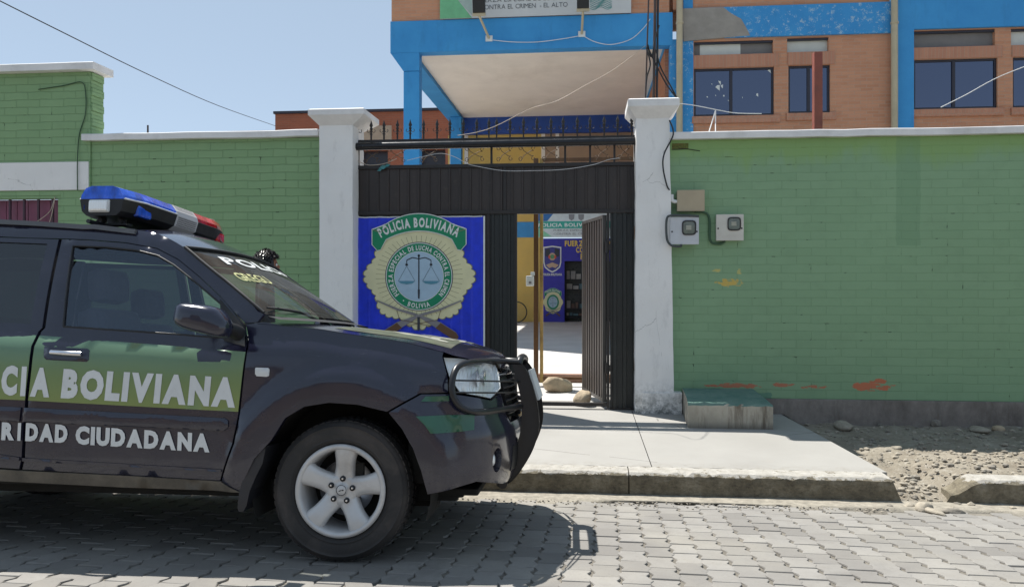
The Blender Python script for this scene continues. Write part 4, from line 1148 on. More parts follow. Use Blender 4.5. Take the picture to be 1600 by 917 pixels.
def green_patch(t, v, base, sp):
    # brighter band under the coping
    h = t.math('ADD', sp.outputs[2], t.math('MULTIPLY', t.math('SUBTRACT', t.noise(t.scale(v, (1, 1, .2)), 5, 4, .6), .5), .5))
    base = t.mix(t.ramp(h, [(.0, 0), (1, 0)]), base, base) if False else base
    top = t.math('MULTIPLY', t.math('SUBTRACT', h, 2.58), 6.0, clamp=True)
    base = t.mix(t.math('MULTIPLY', top, .7), base, (.225, .37, .11))
    # darker repainted strip
    xx = t.math('ADD', sp.outputs[0], t.math('MULTIPLY', t.math('SUBTRACT', t.noise(v, 9, 4), .5), .05))
    strip = t.math('MULTIPLY', t.math('GREATER_THAN', xx, PX0), t.math('LESS_THAN', xx, PX1))
    strip = t.math('MULTIPLY', strip, t.math('GREATER_THAN', sp.outputs[2], 1.75))
    base = t.mix(t.math('MULTIPLY', strip, .35), base, (.13, .26, .14))
    # teal wash by the bench
    d = t.math('MULTIPLY', t.math('LESS_THAN', t.math('ADD', sp.outputs[2], t.math('MULTIPLY', t.noise(v, 5, 4), .10)), .26), t.math('LESS_THAN', t.math('ADD', sp.outputs[0], t.math('MULTIPLY', t.noise(v, 6, 4), .4)), X(1205, 8.25)+.2))
    base = t.mix(t.math('MULTIPLY', d, .6), base, (.07, .20, .16))
    # flaked orange and yellow spots
    def flake(x0, x1, z0, z1, c, th, sc=9):
        nonlocal base
        a = t.math('MULTIPLY', t.math('GREATER_THAN', sp.outputs[0], x0), t.math('LESS_THAN', sp.outputs[0], x1))
        b_ = t.math('MULTIPLY', t.math('GREATER_THAN', sp.outputs[2], z0), t.math('LESS_THAN', sp.outputs[2], z1))
        ex = t.math('DIVIDE', t.math('SUBTRACT', sp.outputs[0], (x0+x1)/2), (x1-x0)/2); ez = t.math('DIVIDE', t.math('SUBTRACT', sp.outputs[2], (z0+z1)/2), (z1-z0)/2)
        fall = t.math('SUBTRACT', 1, t.math('ADD', t.math('POWER', t.math('ABSOLUTE', ex), 2), t.math('POWER', t.math('ABSOLUTE', ez), 2)))
        n = t.math('GREATER_THAN', t.math('ADD', t.noise(t.scale(v, (1, 1, 2.8)), sc, 8, .65), t.math('MULTIPLY', t.math('SUBTRACT', fall, .55), .22)), th)
        base = t.mix(t.math('MULTIPLY', t.math('MULTIPLY', a, b_), n), base, c)
    zf = lambda py, px=1300: Z(px, py, 8.25)
    flake(X(1115, 8.25), X(1162, 8.25), zf(449, 1140), zf(434, 1140), (.55, .40, .10), .50, 22); flake(X(1112, 8.25), X(1128, 8.25), zf(426, 1140), zf(419, 1140), (.5, .45, .15), .5, 25); flake(X(1150, 8.25), X(1160, 8.25), zf(430, 1140), zf(420, 1140), (.5, .45, .15), .5, 25)
    flake(X(1100, 8.25), X(1200, 8.25), zf(607, 1150), zf(598, 1150), (.46, .18, .10), .46)
    flake(X(1205, 8.25), X(1245, 8.25), zf(607), zf(598), (.46, .18, .10), .47); flake(X(1245, 8.25), X(1300, 8.25), zf(609), zf(600), (.46, .18, .10), .49)
    flake(X(1320, 8.25), X(1400, 8.25), zf(610), zf(596), (.52, .17, .085), .46, 9); flake(X(1355, 8.25), X(1388, 8.25), zf(600), zf(590), (.52, .17, .085), .47, 9)
    return base
PX0, PX1 = X(1400, 8.25), X(1438, 8.25)
G1, G2, GM = (.208, .342, .196), (.226, .362, .212), (.172, .296, .162)
MT['greenR'] = brickwall('green_painted_brick', G1, G2, GM, patch=green_patch, off=(.07, 0, .01), ms=.005, strength=.35).m
MT['greenL'] = brickwall('green_painted_brick_left', (.228, .364, .186), (.206, .338, .168), (.168, .290, .138), bw=.29, off=(.13, 0, .02), strength=.6, ms=.006).m
def white_mat():
    t = NT('white_paint'); v = t.coord()
    base = t.ramp(t.noise(v, 2.2, 6, .6), [(.3, (.76, .75, .73)), (.7, (.82, .81, .79))])
    base = t.mix(t.ramp(t.noise(t.scale(v, (1, 1, .35)), 9, 8, .72), [(.55, 0), (.75, .4)]), base, (.42, .41, .40))
    sp = t.add('ShaderNodeSeparateXYZ'); t.put(sp.inputs[0], v)
    low = t.math('MULTIPLY', t.math('SUBTRACT', .38, sp.outputs[2]), 2.6, clamp=True)
    base = t.mix(t.math('MULTIPLY', low, t.ramp(t.noise(v, 13, 8, .75), [(.42, 0), (.6, 1)])), base, (.16, .17, .16))
    vo = t.add('ShaderNodeTexVoronoi', feature='DISTANCE_TO_EDGE'); t.put(vo.inputs['Vector'], t.mix(.12, v, t.add('ShaderNodeTexNoise').outputs[1])); vo.inputs['Scale'].default_value = 1.3
    cr = t.math('MULTIPLY', t.math('LESS_THAN', vo.outputs[0], .0028), t.math('GREATER_THAN', t.noise(v, 1.6, 2), .54))
    base = t.mix(t.math('MULTIPLY', cr, .5), base, (.26, .25, .24))
    t.col(base); t.set(Roughness=.7); t.bump(t.noise(v, 18, 8, .7), .35, .01); return t.m
MT['white'] = white_mat()
MT['cope'] = M('white_coping', (.74, .73, .72), .75, 0, .1, 3, .3, 25, (.33, .31, .28), .45, bdist=.008)
def plinth_mat():
    t = NT('plinth_cement'); v = t.coord()
    base = t.ramp(t.noise(t.scale(v, (1, 1, .7)), 2.2, 9, .7), [(.3, (.10, .085, .075)), (.5, (.21, .185, .165)), (.7, (.31, .285, .255))])
    base = t.mix(t.ramp(t.noise(t.scale(v, (1, 1, .25)), 6, 6, .7), [(.5, 0), (.7, .6)]), base, (.085, .07, .06))
    t.col(base); t.set(Roughness=.9); t.bump(t.noise(v, 22, 8, .75), .6, .012); return t.m
MT['plinth'] = plinth_mat()
GF = 8.25
xr0 = X(1047, GF)
def bar_(name, x0, x1, y0, y1, z0, z1, mat, parent, wob=.006, n=None, seed=0):
    """slightly uneven cast bar"""
    random.seed(seed+int(abs(x0)*10)); n = n or max(4, int((x1-x0)/.25)); R = []
    for i in range(n+1):
        x = x0+(x1-x0)*i/n; a, b = random.uniform(-wob, wob), random.uniform(-wob, wob)
        e = .008
        R.append([Vector((x, y0+a, z0+b)), Vector((x, y0+a, z1-e+b)), Vector((x, y0+e+a, z1+b)), Vector((x, y1, z1+b)), Vector((x, y1, z0+b)), Vector((x, y0+a, z0+b))])
    m = MB().grid(R, smooth=False)
    for r in (R[0], R[-1]): m.add(r[:5], [(0, 1, 2, 3, 4)])
    return m.build(name, mat, parent, recalc=True)
rw = thing('boundary_wall', 'long green painted brick wall with white coping and grey footing, right of the gate', 'wall', (xr0, GF, 0))
def ww(o): o.matrix_parent_inverse = Matrix.Identity(4); return o
def wpart(mb, name, mat, parent):
    mb.v = [(v[0]-parent.location.x, v[1]-parent.location.y, v[2]-parent.location.z) for v in mb.v]
    o = mb.build(name, mat, None); o.parent = parent; o.matrix_parent_inverse = Matrix.Identity(4); return o
class NoShift: pass
zt = Z(1600, 210, GF)
# keep texture coordinates in world metres: parts carry the opposite offset
def wp(name, mb, mat, parent, recalc=False):
    o = mb.build(name, mat, parent, recalc=recalc); o.location = -parent.location
    return o
wp('brickwork', MB().box(xr0, 9, GF, GF+.2, .162, zt), MT['greenR'], rw)
wp('footing', MB().box(xr0+.05, 9, GF-.03, GF+.15, -.35, .160, .006), MT['plinth'], rw)
o = bar_('coping', xr0-.02, 9, GF-.07, GF+.28, zt+.002, zt+.075, MT['cope'], rw, .004, seed=3); o.location = -rw.location
# weeds / broken hole in the wall's corner
m = MB(); a = at(1050, 229, GF); m.box(a.x, a.x+.17, GF-.004, GF+.0, a.z-.035, a.z+.03)
wp('broken_brick', m, M('broken_brick', (.10, .12, .03), .9, 0, .6, 40, .8, 50, (.25, .10, .05), .7), rw)
m = MB(); random.seed(4)
for i in range(5):
    c0_ = at(1050+i*4, 233+random.uniform(-2, 1), GF-.006)
pts = [at(px, py, GF-.004) for px, py in ((1050, 234), (1062, 233.5), (1074, 233), (1085, 235), (1094, 236))]
m.tube(pts, .004, 5); wp('crack', m, MT['black'], rw)

lw = thing('boundary_wall', 'green painted brick wall with white coping between the tall corner house and the gate', 'wall', (X(143, GF), GF, 0))
xl0, xl1 = X(143, GF), X(499, GF)
zl = Z(497, 215, GF)
wp('brickwork', MB().box(xl0, xl1, GF, GF+.2, -.35, zl), MT['greenL'], lw)
o = bar_('coping', X(134, GF), xl1+.01, GF-.08, GF+.28, zl+.002, zl+.075, MT['cope'], lw, .005, seed=5); o.location = -lw.location
# taller house corner on the far left
th = thing('corner_house', 'taller green brick house front with white lintel and barred window, far left', 'house', (-9, GF, 0))
xa = X(141, GF-.02); zh = Z(100, 114, GF)
z_l0, z_l1 = Z(70, 298, GF), Z(70, 254, GF); z_w0, z_w1 = Z(70, 405, GF), Z(70, 306, GF)
xw1 = X(97, GF)
m = MB(); GFl = GF-.02
m.box(X(155, GF)-.0, xl0-.0, GFl, GF+.22, zl+.08, zh) if False else None
m.box(-11, xa, GFl, GF+.22, z_l1, zh); m.box(X(141, GF), xl0-.002, GFl, GF+.22, -.3, z_l1-.002); m.box(xw1, X(141, GF)-.002, GFl, GF+.22, -.3, z_l0-.002)
m.box(-11, xw1-.002, GFl, GF+.22, z_w1+.0, z_l0-.002); m.box(-11, xw1-.002, GFl, GF+.22, -.3, z_w0)
wp('brickwork', m, MT['greenL'], th)
# stepped brick ends on the right edge
m = MB(); z = zl+.09; k = 0
while z < zh-.09:
    m.box(xa+.001, xa+(.022 if k % 2 else .008), GFl+.01, GF+.2, z+.004, z+.083); z += .087; k += 1
wp('brick_ends', m, MT['greenL'], th)
o = bar_('coping', -11, X(145, GF-.12), GF-.12, GF+.26, zh+.002, zh+.085, MT['cope'], th, .004, seed=9); o.location = -th.location
wp('lintel', MB().box(-11, X(141, GF), GFl-.015, GF+.2, z_l0, z_l1-.003, .004), MT['white'], th)
wnd = MB(); fx0 = -10.9
wnd.box(fx0, xw1-.004, GF-.012, GF+.08, z_w1-.035, z_w1-.002); wnd.box(xw1-.04, xw1-.004, GF-.012, GF+.08, z_w0+.002, z_w1-.037)
wf = wp('window', wnd, MT['greenL'], th)
m = MB(); x = xw1-.06
while x > -9.2:
    m.box(x-.13, x-.006, GF+.07, GF+.10, z_w0, z_w1-.04); x -= .136
o = m.build('shutter', M('maroon_shutter', (.22, .07, .12), .5, 0, .2, 4, .1, 40, (.1, .05, .06), .4), wf)
m = MB(); x = xw1-.12
while x > -9.2: m.box(x-.011, x+.011, GF+.0, GF+.02, z_w0, z_w1-.04); x -= .175
m.build('bars', M('window_bar', (.05, .02, .035), .5), wf)
def wire(name, pts, r, mat, label=None, cat='cable', group=None, smooth=6, parent=None):
    m = MB().tube(smoothpoly([tuple(p) for p in pts], smooth) if smooth else pts, r, 6)
    o = m.build(name, mat, parent)
    if label: tag(o, label, cat, group)
    return o
MT['string'] = M('pale_string', (.5, .42, .34), .8)
MT['cable'] = M('black_cable', (.015, .015, .017), .5)
MT['gcable'] = M('painted_cable', (.035, .085, .04), .6)
MT['wcable'] = M('white_wire', (.62, .62, .62), .6)
wire('cable', [at(60, 140, GFl-.012), at(100, 134, GFl-.012), at(128, 129, GFl-.012), at(134, 150, GFl-.012), at(133, 180, GFl-.012), at(124, 210, GFl-.012), at(121, 250, GFl-.03), at(121, 298, GFl-.03)], .006, MT['gcable'], 'dark cable drooping down the tall green house front over the white lintel')
for pts, lb_ in (([(86, 307), (78, 330), (60, 345), (50, 352)], 'pale string hanging across the maroon barred window'), ([(86, 307), (82, 330), (76, 352)], 'second pale string falling straighter from the same bar of the maroon window')):
    wire('string', [at(a, b, GF-.03) for a, b in pts], .004, MT['string'], lb_, 'string')

# ------------------------------------------------------------------ gate pillars
def pillar(x0, x1, ztop, cx0, cx1, zc, label, y0=8.13, y1=8.55, taper=0.0, foot=None):
    t = thing('gate_pillar', label, 'pillar', ((x0+x1)/2, y0, 0))
    random.seed(int(x0*100) & 255); R = []
    for i in range(25):
        z = -.05+(ztop+.05)*i/24; d = taper*(1-i/24); f = lambda: random.uniform(-.003, .003)
        R.append([Vector((x0-d*.2+f(), y0+f(), z)), Vector(((x0+x1)/2, y0+f(), z)), Vector((x1+d+f(), y0+f(), z)), Vector((x1+d+f(), y1, z)), Vector((x0-d*.2+f(), y1, z)), ])
        R[-1].append(R[-1][0])
    m = MB().grid(R, smooth=False); wp('shaft', m, MT['white'], t, recalc=True)
    m = MB(); cy0, cy1 = y0-.09, y1+.09; zb_ = ztop-.0
    h = zc-zb_
    vs = [(x0+.0, y0, zb_-.03), (x1, y0, zb_-.03), (x1, y1, zb_-.03), (x0, y1, zb_-.03), (cx0, cy0, zb_+h*.5), (cx1, cy0, zb_+h*.5), (cx1, cy1, zb_+h*.5), (cx0, cy1, zb_+h*.5),
          (cx0, cy0, zc-.012), (cx1, cy0, zc-.012), (cx1, cy1, zc-.012), (cx0, cy1, zc-.012), (cx0+.02, cy0+.02, zc), (cx1-.02, cy0+.02, zc), (cx1-.02, cy1-.02, zc), (cx0+.02, cy1-.02, zc)]
    fs = []
    for k in range(3):
        for j in range(4): fs.append((4*k+j, 4*k+(j+1) % 4, 4*k+4+(j+1) % 4, 4*k+4+j))
    fs += [(12, 13, 14, 15), (3, 2, 1, 0)]
    m.add(vs, fs); wp('cap', m, MT['cope'], t)
    if foot:
        fx0, fx1, fz = foot; wp('foot', MB().box(fx0, fx1, y0-.012, y1, -.05, fz, .008), MT['white'], t)
    return t
PYF = 8.13
pl_ = pillar(X(499, PYF), X(551, PYF), Z(520, 192, PYF), X(481, PYF-.09), X(569, PYF-.09), Z(520, 172, PYF), 'white pillar left of the gate with square cap')
pr_ = pillar(X(994, PYF), X(1046, PYF), Z(1020, 181, PYF), X(981, PYF-.09), X(1062, PYF-.09), Z(1020, 156, PYF), 'white pillar right of the gate with chipped square cap beside the meter boxes', taper=.05, foot=(X(1003, PYF), X(1066, PYF), Z(1040, 613, PYF)))
# chipped cement showing on the right cap
wire('cable', [at(1046, 188, 8.1), at(1052, 210, 8.1), at(1038, 240, 8.08), at(1036, 262, 8.08), at(1042, 290, 8.1), at(1047, 300, 8.15), at(1046, 318, 8.2)], .008, MT['cable'], 'black cable running down the corner of the right gate pillar to the beige box')

# ------------------------------------------------------------------ bench, meter boxes
bp0 = ground(1075, 670); bp1 = ground(1208, 670)
by = ground(1140, 670).y; ztb = Z(1140, 631.5, by)
t = thing('concrete_bench', 'low stained concrete bench block against the green wall, right of the gate pillar', 'bench', (bp0.x, by, 0))
def bench_mat():
    t = NT('stained_concrete'); v = t.coord(); sp = t.add('ShaderNodeSeparateXYZ'); t.put(sp.inputs[0], v)
    base = t.ramp(t.noise(v, 3, 8, .7), [(.3, (.30, .275, .22)), (.7, (.44, .41, .34))])
    st = t.ramp(t.noise(t.scale(v, (2.2, 2.2, .25)), 3.2, 6, .7), [(.5, 0), (.62, .8)])
    base = t.mix(st, base, (.10, .075, .05))
    base = t.mix(t.math('MULTIPLY', t.math('SUBTRACT', .07, sp.outputs[2]), 9, clamp=True), base, (.09, .075, .06))
    g = t.add('ShaderNodeNewGeometry'); s2 = t.add('ShaderNodeSeparateXYZ'); t.put(s2.inputs[0], g.outputs['Normal'])
    top = t.math('MULTIPLY', t.math('GREATER_THAN', s2.outputs[2], .5), 1.0)
    base = t.mix(top, base, t.ramp(t.noise(v, 6, 7, .7), [(.3, (.07, .16, .13)), (.7, (.16, .24, .20))]))
    t.col(base); t.set(Roughness=.88); t.bump(t.noise(v, 25, 8, .7), .5, .01); return t.m
bmm = bench_mat()
xb0 = X(1075, by); xb1 = X(1208, by); xbb = X(1068, 8.12)
m = MB(); vs = [(xb0, by, -.05), (xb1, by, -.05), (xb1+.0, GF-.032, -.05), (xbb, GF-.035, -.05), (xb0, by, ztb), (xb1, by, ztb), (xb1, GF-.032, ztb+.03), (xbb, GF-.035, ztb+.03)]
R = []
random.seed(2)
N = 24
for i in range(N+1):
    x = xb0+(xb1-xb0)*i/N; c = lambda: random.uniform(-.004, .004); xq = xbb+(xb1-xbb)*i/N
    R.append([Vector((x, by+c()*.5, -.05)), Vector((x, by+c(), ztb*.5)), Vector((x, by+c(), ztb-.015+c())), Vector((x, by+.015+c(), ztb+c())), Vector(((x+xq)/2, by+.3, ztb+.008+c())), Vector((xq, GF-.034, ztb+.03)), Vector((xq, GF-.034, -.05))])
m = MB().grid(R, smooth=False); m.add(R[0], [tuple(range(7))]); m.add(R[-1], [tuple(range(7))])
wp('block', m, bmm, t, recalc=True)
MT['mbox'] = M('meter_box_paint', (.60, .58, .52), .5, 0, .06, 5, .05, 40, (.35, .3, .24), .3)
MT['mbox2'] = M('meter_box_paint_grey', (.52, .54, .57), .45, 0, .06, 5, .05, 40, (.3, .28, .25), .3)
MT['beige'] = M('beige_box_paint', (.42, .35, .24), .55, 0, .08, 5, .05, 40, (.28, .2, .13), .35)
def mbox(px0, px1, py0, py1, mat, label, win=None, depth=.16, cat='meter box', name='electricity_meter'):
    yf = GF-depth; x0, x1 = X(px0, yf), X(px1, yf); z0, z1 = Z((px0+px1)/2, py1, yf), Z((px0+px1)/2, py0, yf)
    t = thing(name, label, cat, ((x0+x1)/2, GF, z0))
    wp('housing', MB().box(x0+.006, x1-.006, yf+.012, GF-.001, z0+.006, z1-.006, .006), mat, t)
    dpoly = [(x0, z0), (x1, z0), (x1, z1), (x0, z1)]
    cover = wp('cover', MB().box(x0, x1, yf-.004, yf+.012, z0, z1, .004), mat, t)
    if win:
        wx0, wx1, wy0, wy1 = win; a, b = X(wx0, yf), X(wx1, yf); c, d = Z((wx0+wx1)/2, wy1, yf), Z((wx0+wx1)/2, wy0, yf)
        cx, cz, hw, hh = (a+b)/2, (c+d)/2, (b-a)/2, (d-c)/2
        sq = lambda k, y: [Vector((cx+math.copysign(abs(cos(q))**.45, cos(q))*hw*k, y, cz+math.copysign(abs(sin(q))**.45, sin(q))*hh*k)) for q in [2*pi*i/32 for i in range(33)]]
        m = MB().grid([sq(1.05, yf-.005), sq(1.05, yf-.016), sq(.9, yf-.018), sq(.86, yf-.006)], smooth=True)
        wp('window_seal', m, MT['rubber'], cover, recalc=True).location = (0, 0, 0)
        m = MB(); m.add(sq(.88, yf-.009)[:32], [tuple(range(32))]); o = m.build('meter_window', M('meter_glass', (.12, .14, .11), .12, 0, .4, 10, 0, coat=1), cover)
        m = MB(); m.box(cx-hw*.45, cx+hw*.35, yf-.0125, yf-.0095, cz-hh*.3, cz+hh*.35, .001); m.build('dial', M('dial', (.34, .34, .28), .5), cover)
        for sx_ in (-1, 1): MB().lathe([(0, -.003), (.008, -.003), (.009, 0)], 12, c=((x0+.02) if sx_ < 0 else (x1-.02), yf-.004, (z0+z1)/2-.01)).build('screw', MT['black'], cover, recalc=True)
    return t
mbox(1047, 1092, 339, 382, MT['mbox2'], 'bluish white electricity meter box with rounded window, next to the pillar below the beige box', (1066, 1087, 345, 367))
mbox(1119, 1162, 335, 376, MT['mbox'], 'cream electricity meter box with dark rounded window, the right one of the pair', (1137, 1157, 340, 360), depth=.07)
bx = mbox(1058, 1101, 297, 330, MT['beige'], 'plain beige junction box without window above the meter boxes', None, name='junction_box', cat='junction box', depth=.12)
m = MB().tube(smoothpoly([at(a, b, GF-.10) for a, b in ((1050, 304), (1050, 312), (1054, 315), (1059, 315))], 4), .02, 10)
o = m.build('conduit_elbow', MT['letter'], bx); o.location = -bx.location
MT['gpipe'] = M('grey_conduit', (.06, .07, .07), .5)
wire('conduit', [at(a, b, GF-.17) for a, b in ((1092, 338), (1070, 337), (1048, 337), (1042, 342), (1041, 360), (1043, 376), (1050, 384), (1063, 385), (1064, 382))], .012, MT['gpipe'], 'dark conduit looping left round the bluish meter box', 'conduit')
MT['gpipe2'] = M('green_conduit', (.05, .11, .06), .55)
wire('conduit', [at(a, b, GF-.02) for a, b in ((1085, 331), (1100, 332), (1107, 337), (1109, 350), (1109, 372), (1114, 380), (1126, 381), (1133, 377))], .012, MT['gpipe2'], 'green painted conduit curving from the beige box under the cream meter box', 'conduit')
# pillar crack and pale peel strings
# ------------------------------------------------------------------ the metal gate
GY = 8.36
def gate_mat(name, c, dirt):
    t = NT(name); v = t.coord()
    base = t.ramp(t.noise(t.scale(v, (2, 2, .35)), 3, 7, .7), [(.3, tuple(x*.7 for x in c)), (.7, tuple(x*1.25 for x in c))])
    base = t.mix(t.ramp(t.noise(v, 16, 8, .75), [(.58, 0), (.75, .5)]), base, dirt)
    t.col(base); t.set(Roughness=.42, Metallic=.1); t.bump(t.noise(t.scale(v, (1.2, 1, .6)), 2.6, 4), .35, .03, prev=t.bump(t.noise(v, 25, 6), .12, .004)); return t.m
MT['gate'] = gate_mat('gate_sheet', (.036, .028, .025), (.12, .09, .07))
MT['gateL'] = gate_mat('gate_sheet_dark', (.018, .022, .022), (.06, .06, .055))
MT['gframe'] = gate_mat('gate_frame', (.022, .019, .018), (.09, .06, .045))
MT['brown'] = gate_mat('rusty_post', (.12, .055, .02), (.30, .17, .06))
gate = thing('metal_gate', 'tall dark metal gate with spear points and police emblem, between the white pillars', 'gate', (X(775, GY), GY, 0))
gx0, gx1 = X(551, GY), X(997, GY)
zt_ = Z(775, 259, GY); zm = Z(775, 332, GY); dx0, dx1 = X(808, GY), X(948, GY); zb0 = .02
def corr(x0, x1, z0, z1, y, pitch=.115, depth=.012, narrow=.022, phase=0.0):
    """sheet with narrow pressed ribs"""
    m = MB(); xs_ = [x0]; ysd = [0.0]; x = x0+.03+phase
    while x < x1-.05:
        for dx, d in ((0, 0), (.004, -1), (narrow, -1), (narrow+.004, 0)):
            xs_.append(x+dx); ysd.append(d*depth)
        x += pitch
    xs_.append(x1); ysd.append(0)
    rows = [[Vector((a, y+b, z)) for a, b in zip(xs_, ysd)] for z in (z0, (z0+z1)/2, z1)]
    m.grid(rows, smooth=False); rows2 = [[p+Vector((0, .004, 0)) for p in r] for r in rows]; m.grid(rows2, smooth=False, flip=True)
    return m
wp('upper_panel', corr(gx0+.02, gx1-.02, zm+.02, zt_-.02, GY-.004), MT['gate'], gate, recalc=False)
xs1 = X(762, GY)
wp('left_leaf', corr(gx0+.02, xs1, zb0, zm-.02, GY, pitch=.115), MT['gate'], gate)
wp('middle_strip', corr(xs1+.01, dx0-.03, zb0, zm-.02, GY, pitch=.09, narrow=.03), MT['gateL'], gate)
wp('right_strip', corr(dx1+.035, gx1-.01, zb0, zm-.02, GY, pitch=.105, narrow=.04, depth=.02), MT['gateL'], gate)
m = MB(); ft = .045
for (a, b, c, d) in ((gx0, gx1, zt_-.022, zt_+.018), (gx0, gx1, zm-.02, zm+.02)): m.box(a, b, GY-.03, GY+.02, c, d, .003)
for xq in (gx0, xs1-.005, dx0-.03, dx1, gx1-.03): m.box(xq, xq+.03, GY-.026, GY+.018, zb0, zm-.021, .003)
for xq in (gx0, gx1-.03, (gx0+gx1)/2+.12): m.box(xq, xq+.03, GY-.024, GY+.018, zm+.021, zt_-.023, .003)
m.box(dx0-.0, dx1, GY-.03, GY+.03, .035, .072, .003)
m.box(gx0, dx0-.031, GY-.025, GY+.02, .0, .018); m.box(dx1+.031, gx1, GY-.025, GY+.02, .0, .018)
wp('frame', m, MT['gframe'], gate)
# sliding pipe, rail and spear points
zp = Z(775, 225, GY-.06)
m = MB().tube([(gx0-.02, GY-.09, zp-.01), (gx1+.01, GY-.09, zp-.002)], .042, 16); wp('top_pipe', m, M('pipe_paint', (.02, .02, .022), .25, .3, .3, 5, .05, 50), gate)
m = MB().box(gx0, gx1, GY-.03, GY+.02, zp+.015, zp+.075, .004); wp('top_rail', m, MT['gframe'], gate)
zs = zp+.075; sp_n = 22
ps = bpy.data.meshes.new('spear')
sm_ = MB(); sm_.box(-.008, .008, -.008, .008, 0, .11); sm_.lathe([(.0, .10), (.015, .115), (.017, .13), (.01, .14), (.02, .16), (.012, .185), (0, .225)], 8, axis='z')
sm_.box(-.013, .013, -.013, .013, .06, .072)
first = sm_.build('spear_point', MT['gframe'], gate, recalc=True); curls = MB()
for sg in (-1, 1):
    pts = [(sg*.008, 0, .105), (sg*.022, 0, .085), (sg*.04, 0, .09), (sg*.046, 0, .105), (sg*.038, 0, .118)]; curls.tube(smoothpoly(pts, 3), .0035, 5)
cu = curls.build('curl', MT['gframe'], first)
sxs = [559, 580, 600, 621, 641, 662, 683, 703, 724, 745, 764, 776, 797, 818, 839, 861, 880, 902, 922, 944, 965, 987]
for i, px in enumerate(sxs):
    if i == 0: o = first
    else:
        o = first.copy(); COL.objects.link(o); o.parent = gate; c2 = cu.copy(); COL.objects.link(c2); c2.parent = o
    o.location = Vector((X(px, GY), GY, zs)) - gate.location
# vertical posts and scrollwork under the pipe
m = MB(); z0_, z1_ = zt_+.018, zp+.016
for px in (560, 768, 883, 922, 960, 992): m.box(X(px, GY)-.011, X(px, GY)+.011, GY-.012, GY+.012, z0_, z1_)
wp('upper_posts', m, MT['gframe'], gate)
def spiral(cx, cz, r, a0, turns, sg=1, n=16):
    return [(cx+r*(1-.75*i/n)*cos(a0+sg*turns*2*pi*i/n), GY, cz+r*(1-.75*i/n)*sin(a0+sg*turns*2*pi*i/n)) for i in range(n+1)]
sc_m = M('scroll_iron', (.10, .06, .03), .6)
for k, (pa, pb) in enumerate(((563, 600), (600, 640), (652, 690), (720, 764), (772, 806), (806, 842), (842, 880), (925, 958), (962, 990))):
    m = MB(); xa_, xb_ = X(pa, GY), X(pb, GY); zc = (z0_+z1_)/2; h = (z1_-z0_)*.46; wd = (xb_-xa_)/2; xc = (xa_+xb_)/2
    for sx_ in (-1, 1):
        for sz_ in (-1, 1):
            s_ = spiral(xc+sx_*wd*.55, zc+sz_*h*.55, .028, pi/2*(1 if sz_ < 0 else -1) + (0 if sx_ > 0 else pi), 1.0, sg=-sx_*sz_)
            m.tube([(xc, GY, zc), (xc+sx_*wd*.3, GY, zc+sz_*h*.25)] + s_, .004, 5)
    wp('scroll', m, sc_m, gate)
# pedestrian door swung inwards, hinged on the right post
hg = Vector((dx1-.015, GY, 0)); fe_ = at(913, 440, 9.28); ang = atan2(fe_.y-hg.y, fe_.x-hg.x); dl = min(.96, hypot(fe_.y-hg.y, fe_.x-hg.x))
zd0, zd1 = .08, Z(948, 336, GY)
dr = MB(); m = MB()
xs_ = []; n = 8
for i in range(n):
    a = .04+i*(dl-.08)/n; w_ = (dl-.08)/n
    for f_, d in ((0, 0), (.35, 0), (.42, .02), (.93, .02)): xs_.append((a+w_*f_, d))
xs_.append((dl-.04, 0))
rows = [[Vector((a, d, z)) for a, d in xs_] for z in (zd0+.03, zd1-.03)]; m.grid(rows, smooth=False); m.grid([[p+Vector((0, .003, 0)) for p in r] for r in rows], smooth=False, flip=True)
Dm = Matrix.Translation(hg) @ Matrix.Rotation(ang, 4, 'Z')
door = wp('door', m.xf(Dm), gate_mat('door_sheet', (.050, .039, .034), (.12, .095, .08)), gate)
m = MB(); m.box(0, .035, -.015, .03, zd0, zd1, .003); m.box(dl-.04, dl, -.015, .03, zd0, zd1, .003); m.box(.036, dl-.041, -.014, .028, zd0, zd0+.035, .003); m.box(.036, dl-.041, -.014, .028, zd1-.035, zd1, .003)
m.xf(Dm).build('door_frame', gate_mat('door_frame', (.06, .055, .05), (.14, .12, .10)), door)
m = MB(); m.box(dl-.10, dl+.02, -.045, -.016, 1.02, 1.16, .006); m.tube([(dl-.12, -.04, 1.1), (dl+.04, -.04, 1.1)], .011, 8); m.tube([(dl-.06, -.05, 1.12), (dl-.06, -.06, 1.25)], .01, 8); m.xf(Dm).build('latch', MT['brown'], door)
for zz in (.45, 1.75):
    m = MB().tube([(dx1+.002, GY-.036, zz-.06), (dx1+.002, GY-.036, zz+.06)], .016, 10); m.box(dx1+.002, dx1+.05, GY-.040, GY-.031, zz-.035, zz+.035, .002); wp('hinge', m, MT['gframe'], gate)
for px_ in (556, 993):
    for zz in (.5, 1.9): wp('hinge', MB().tube([(X(px_, GY), GY-.045, zz-.07), (X(px_, GY), GY-.045, zz+.07)], .02, 10), MT['brown'], gate)
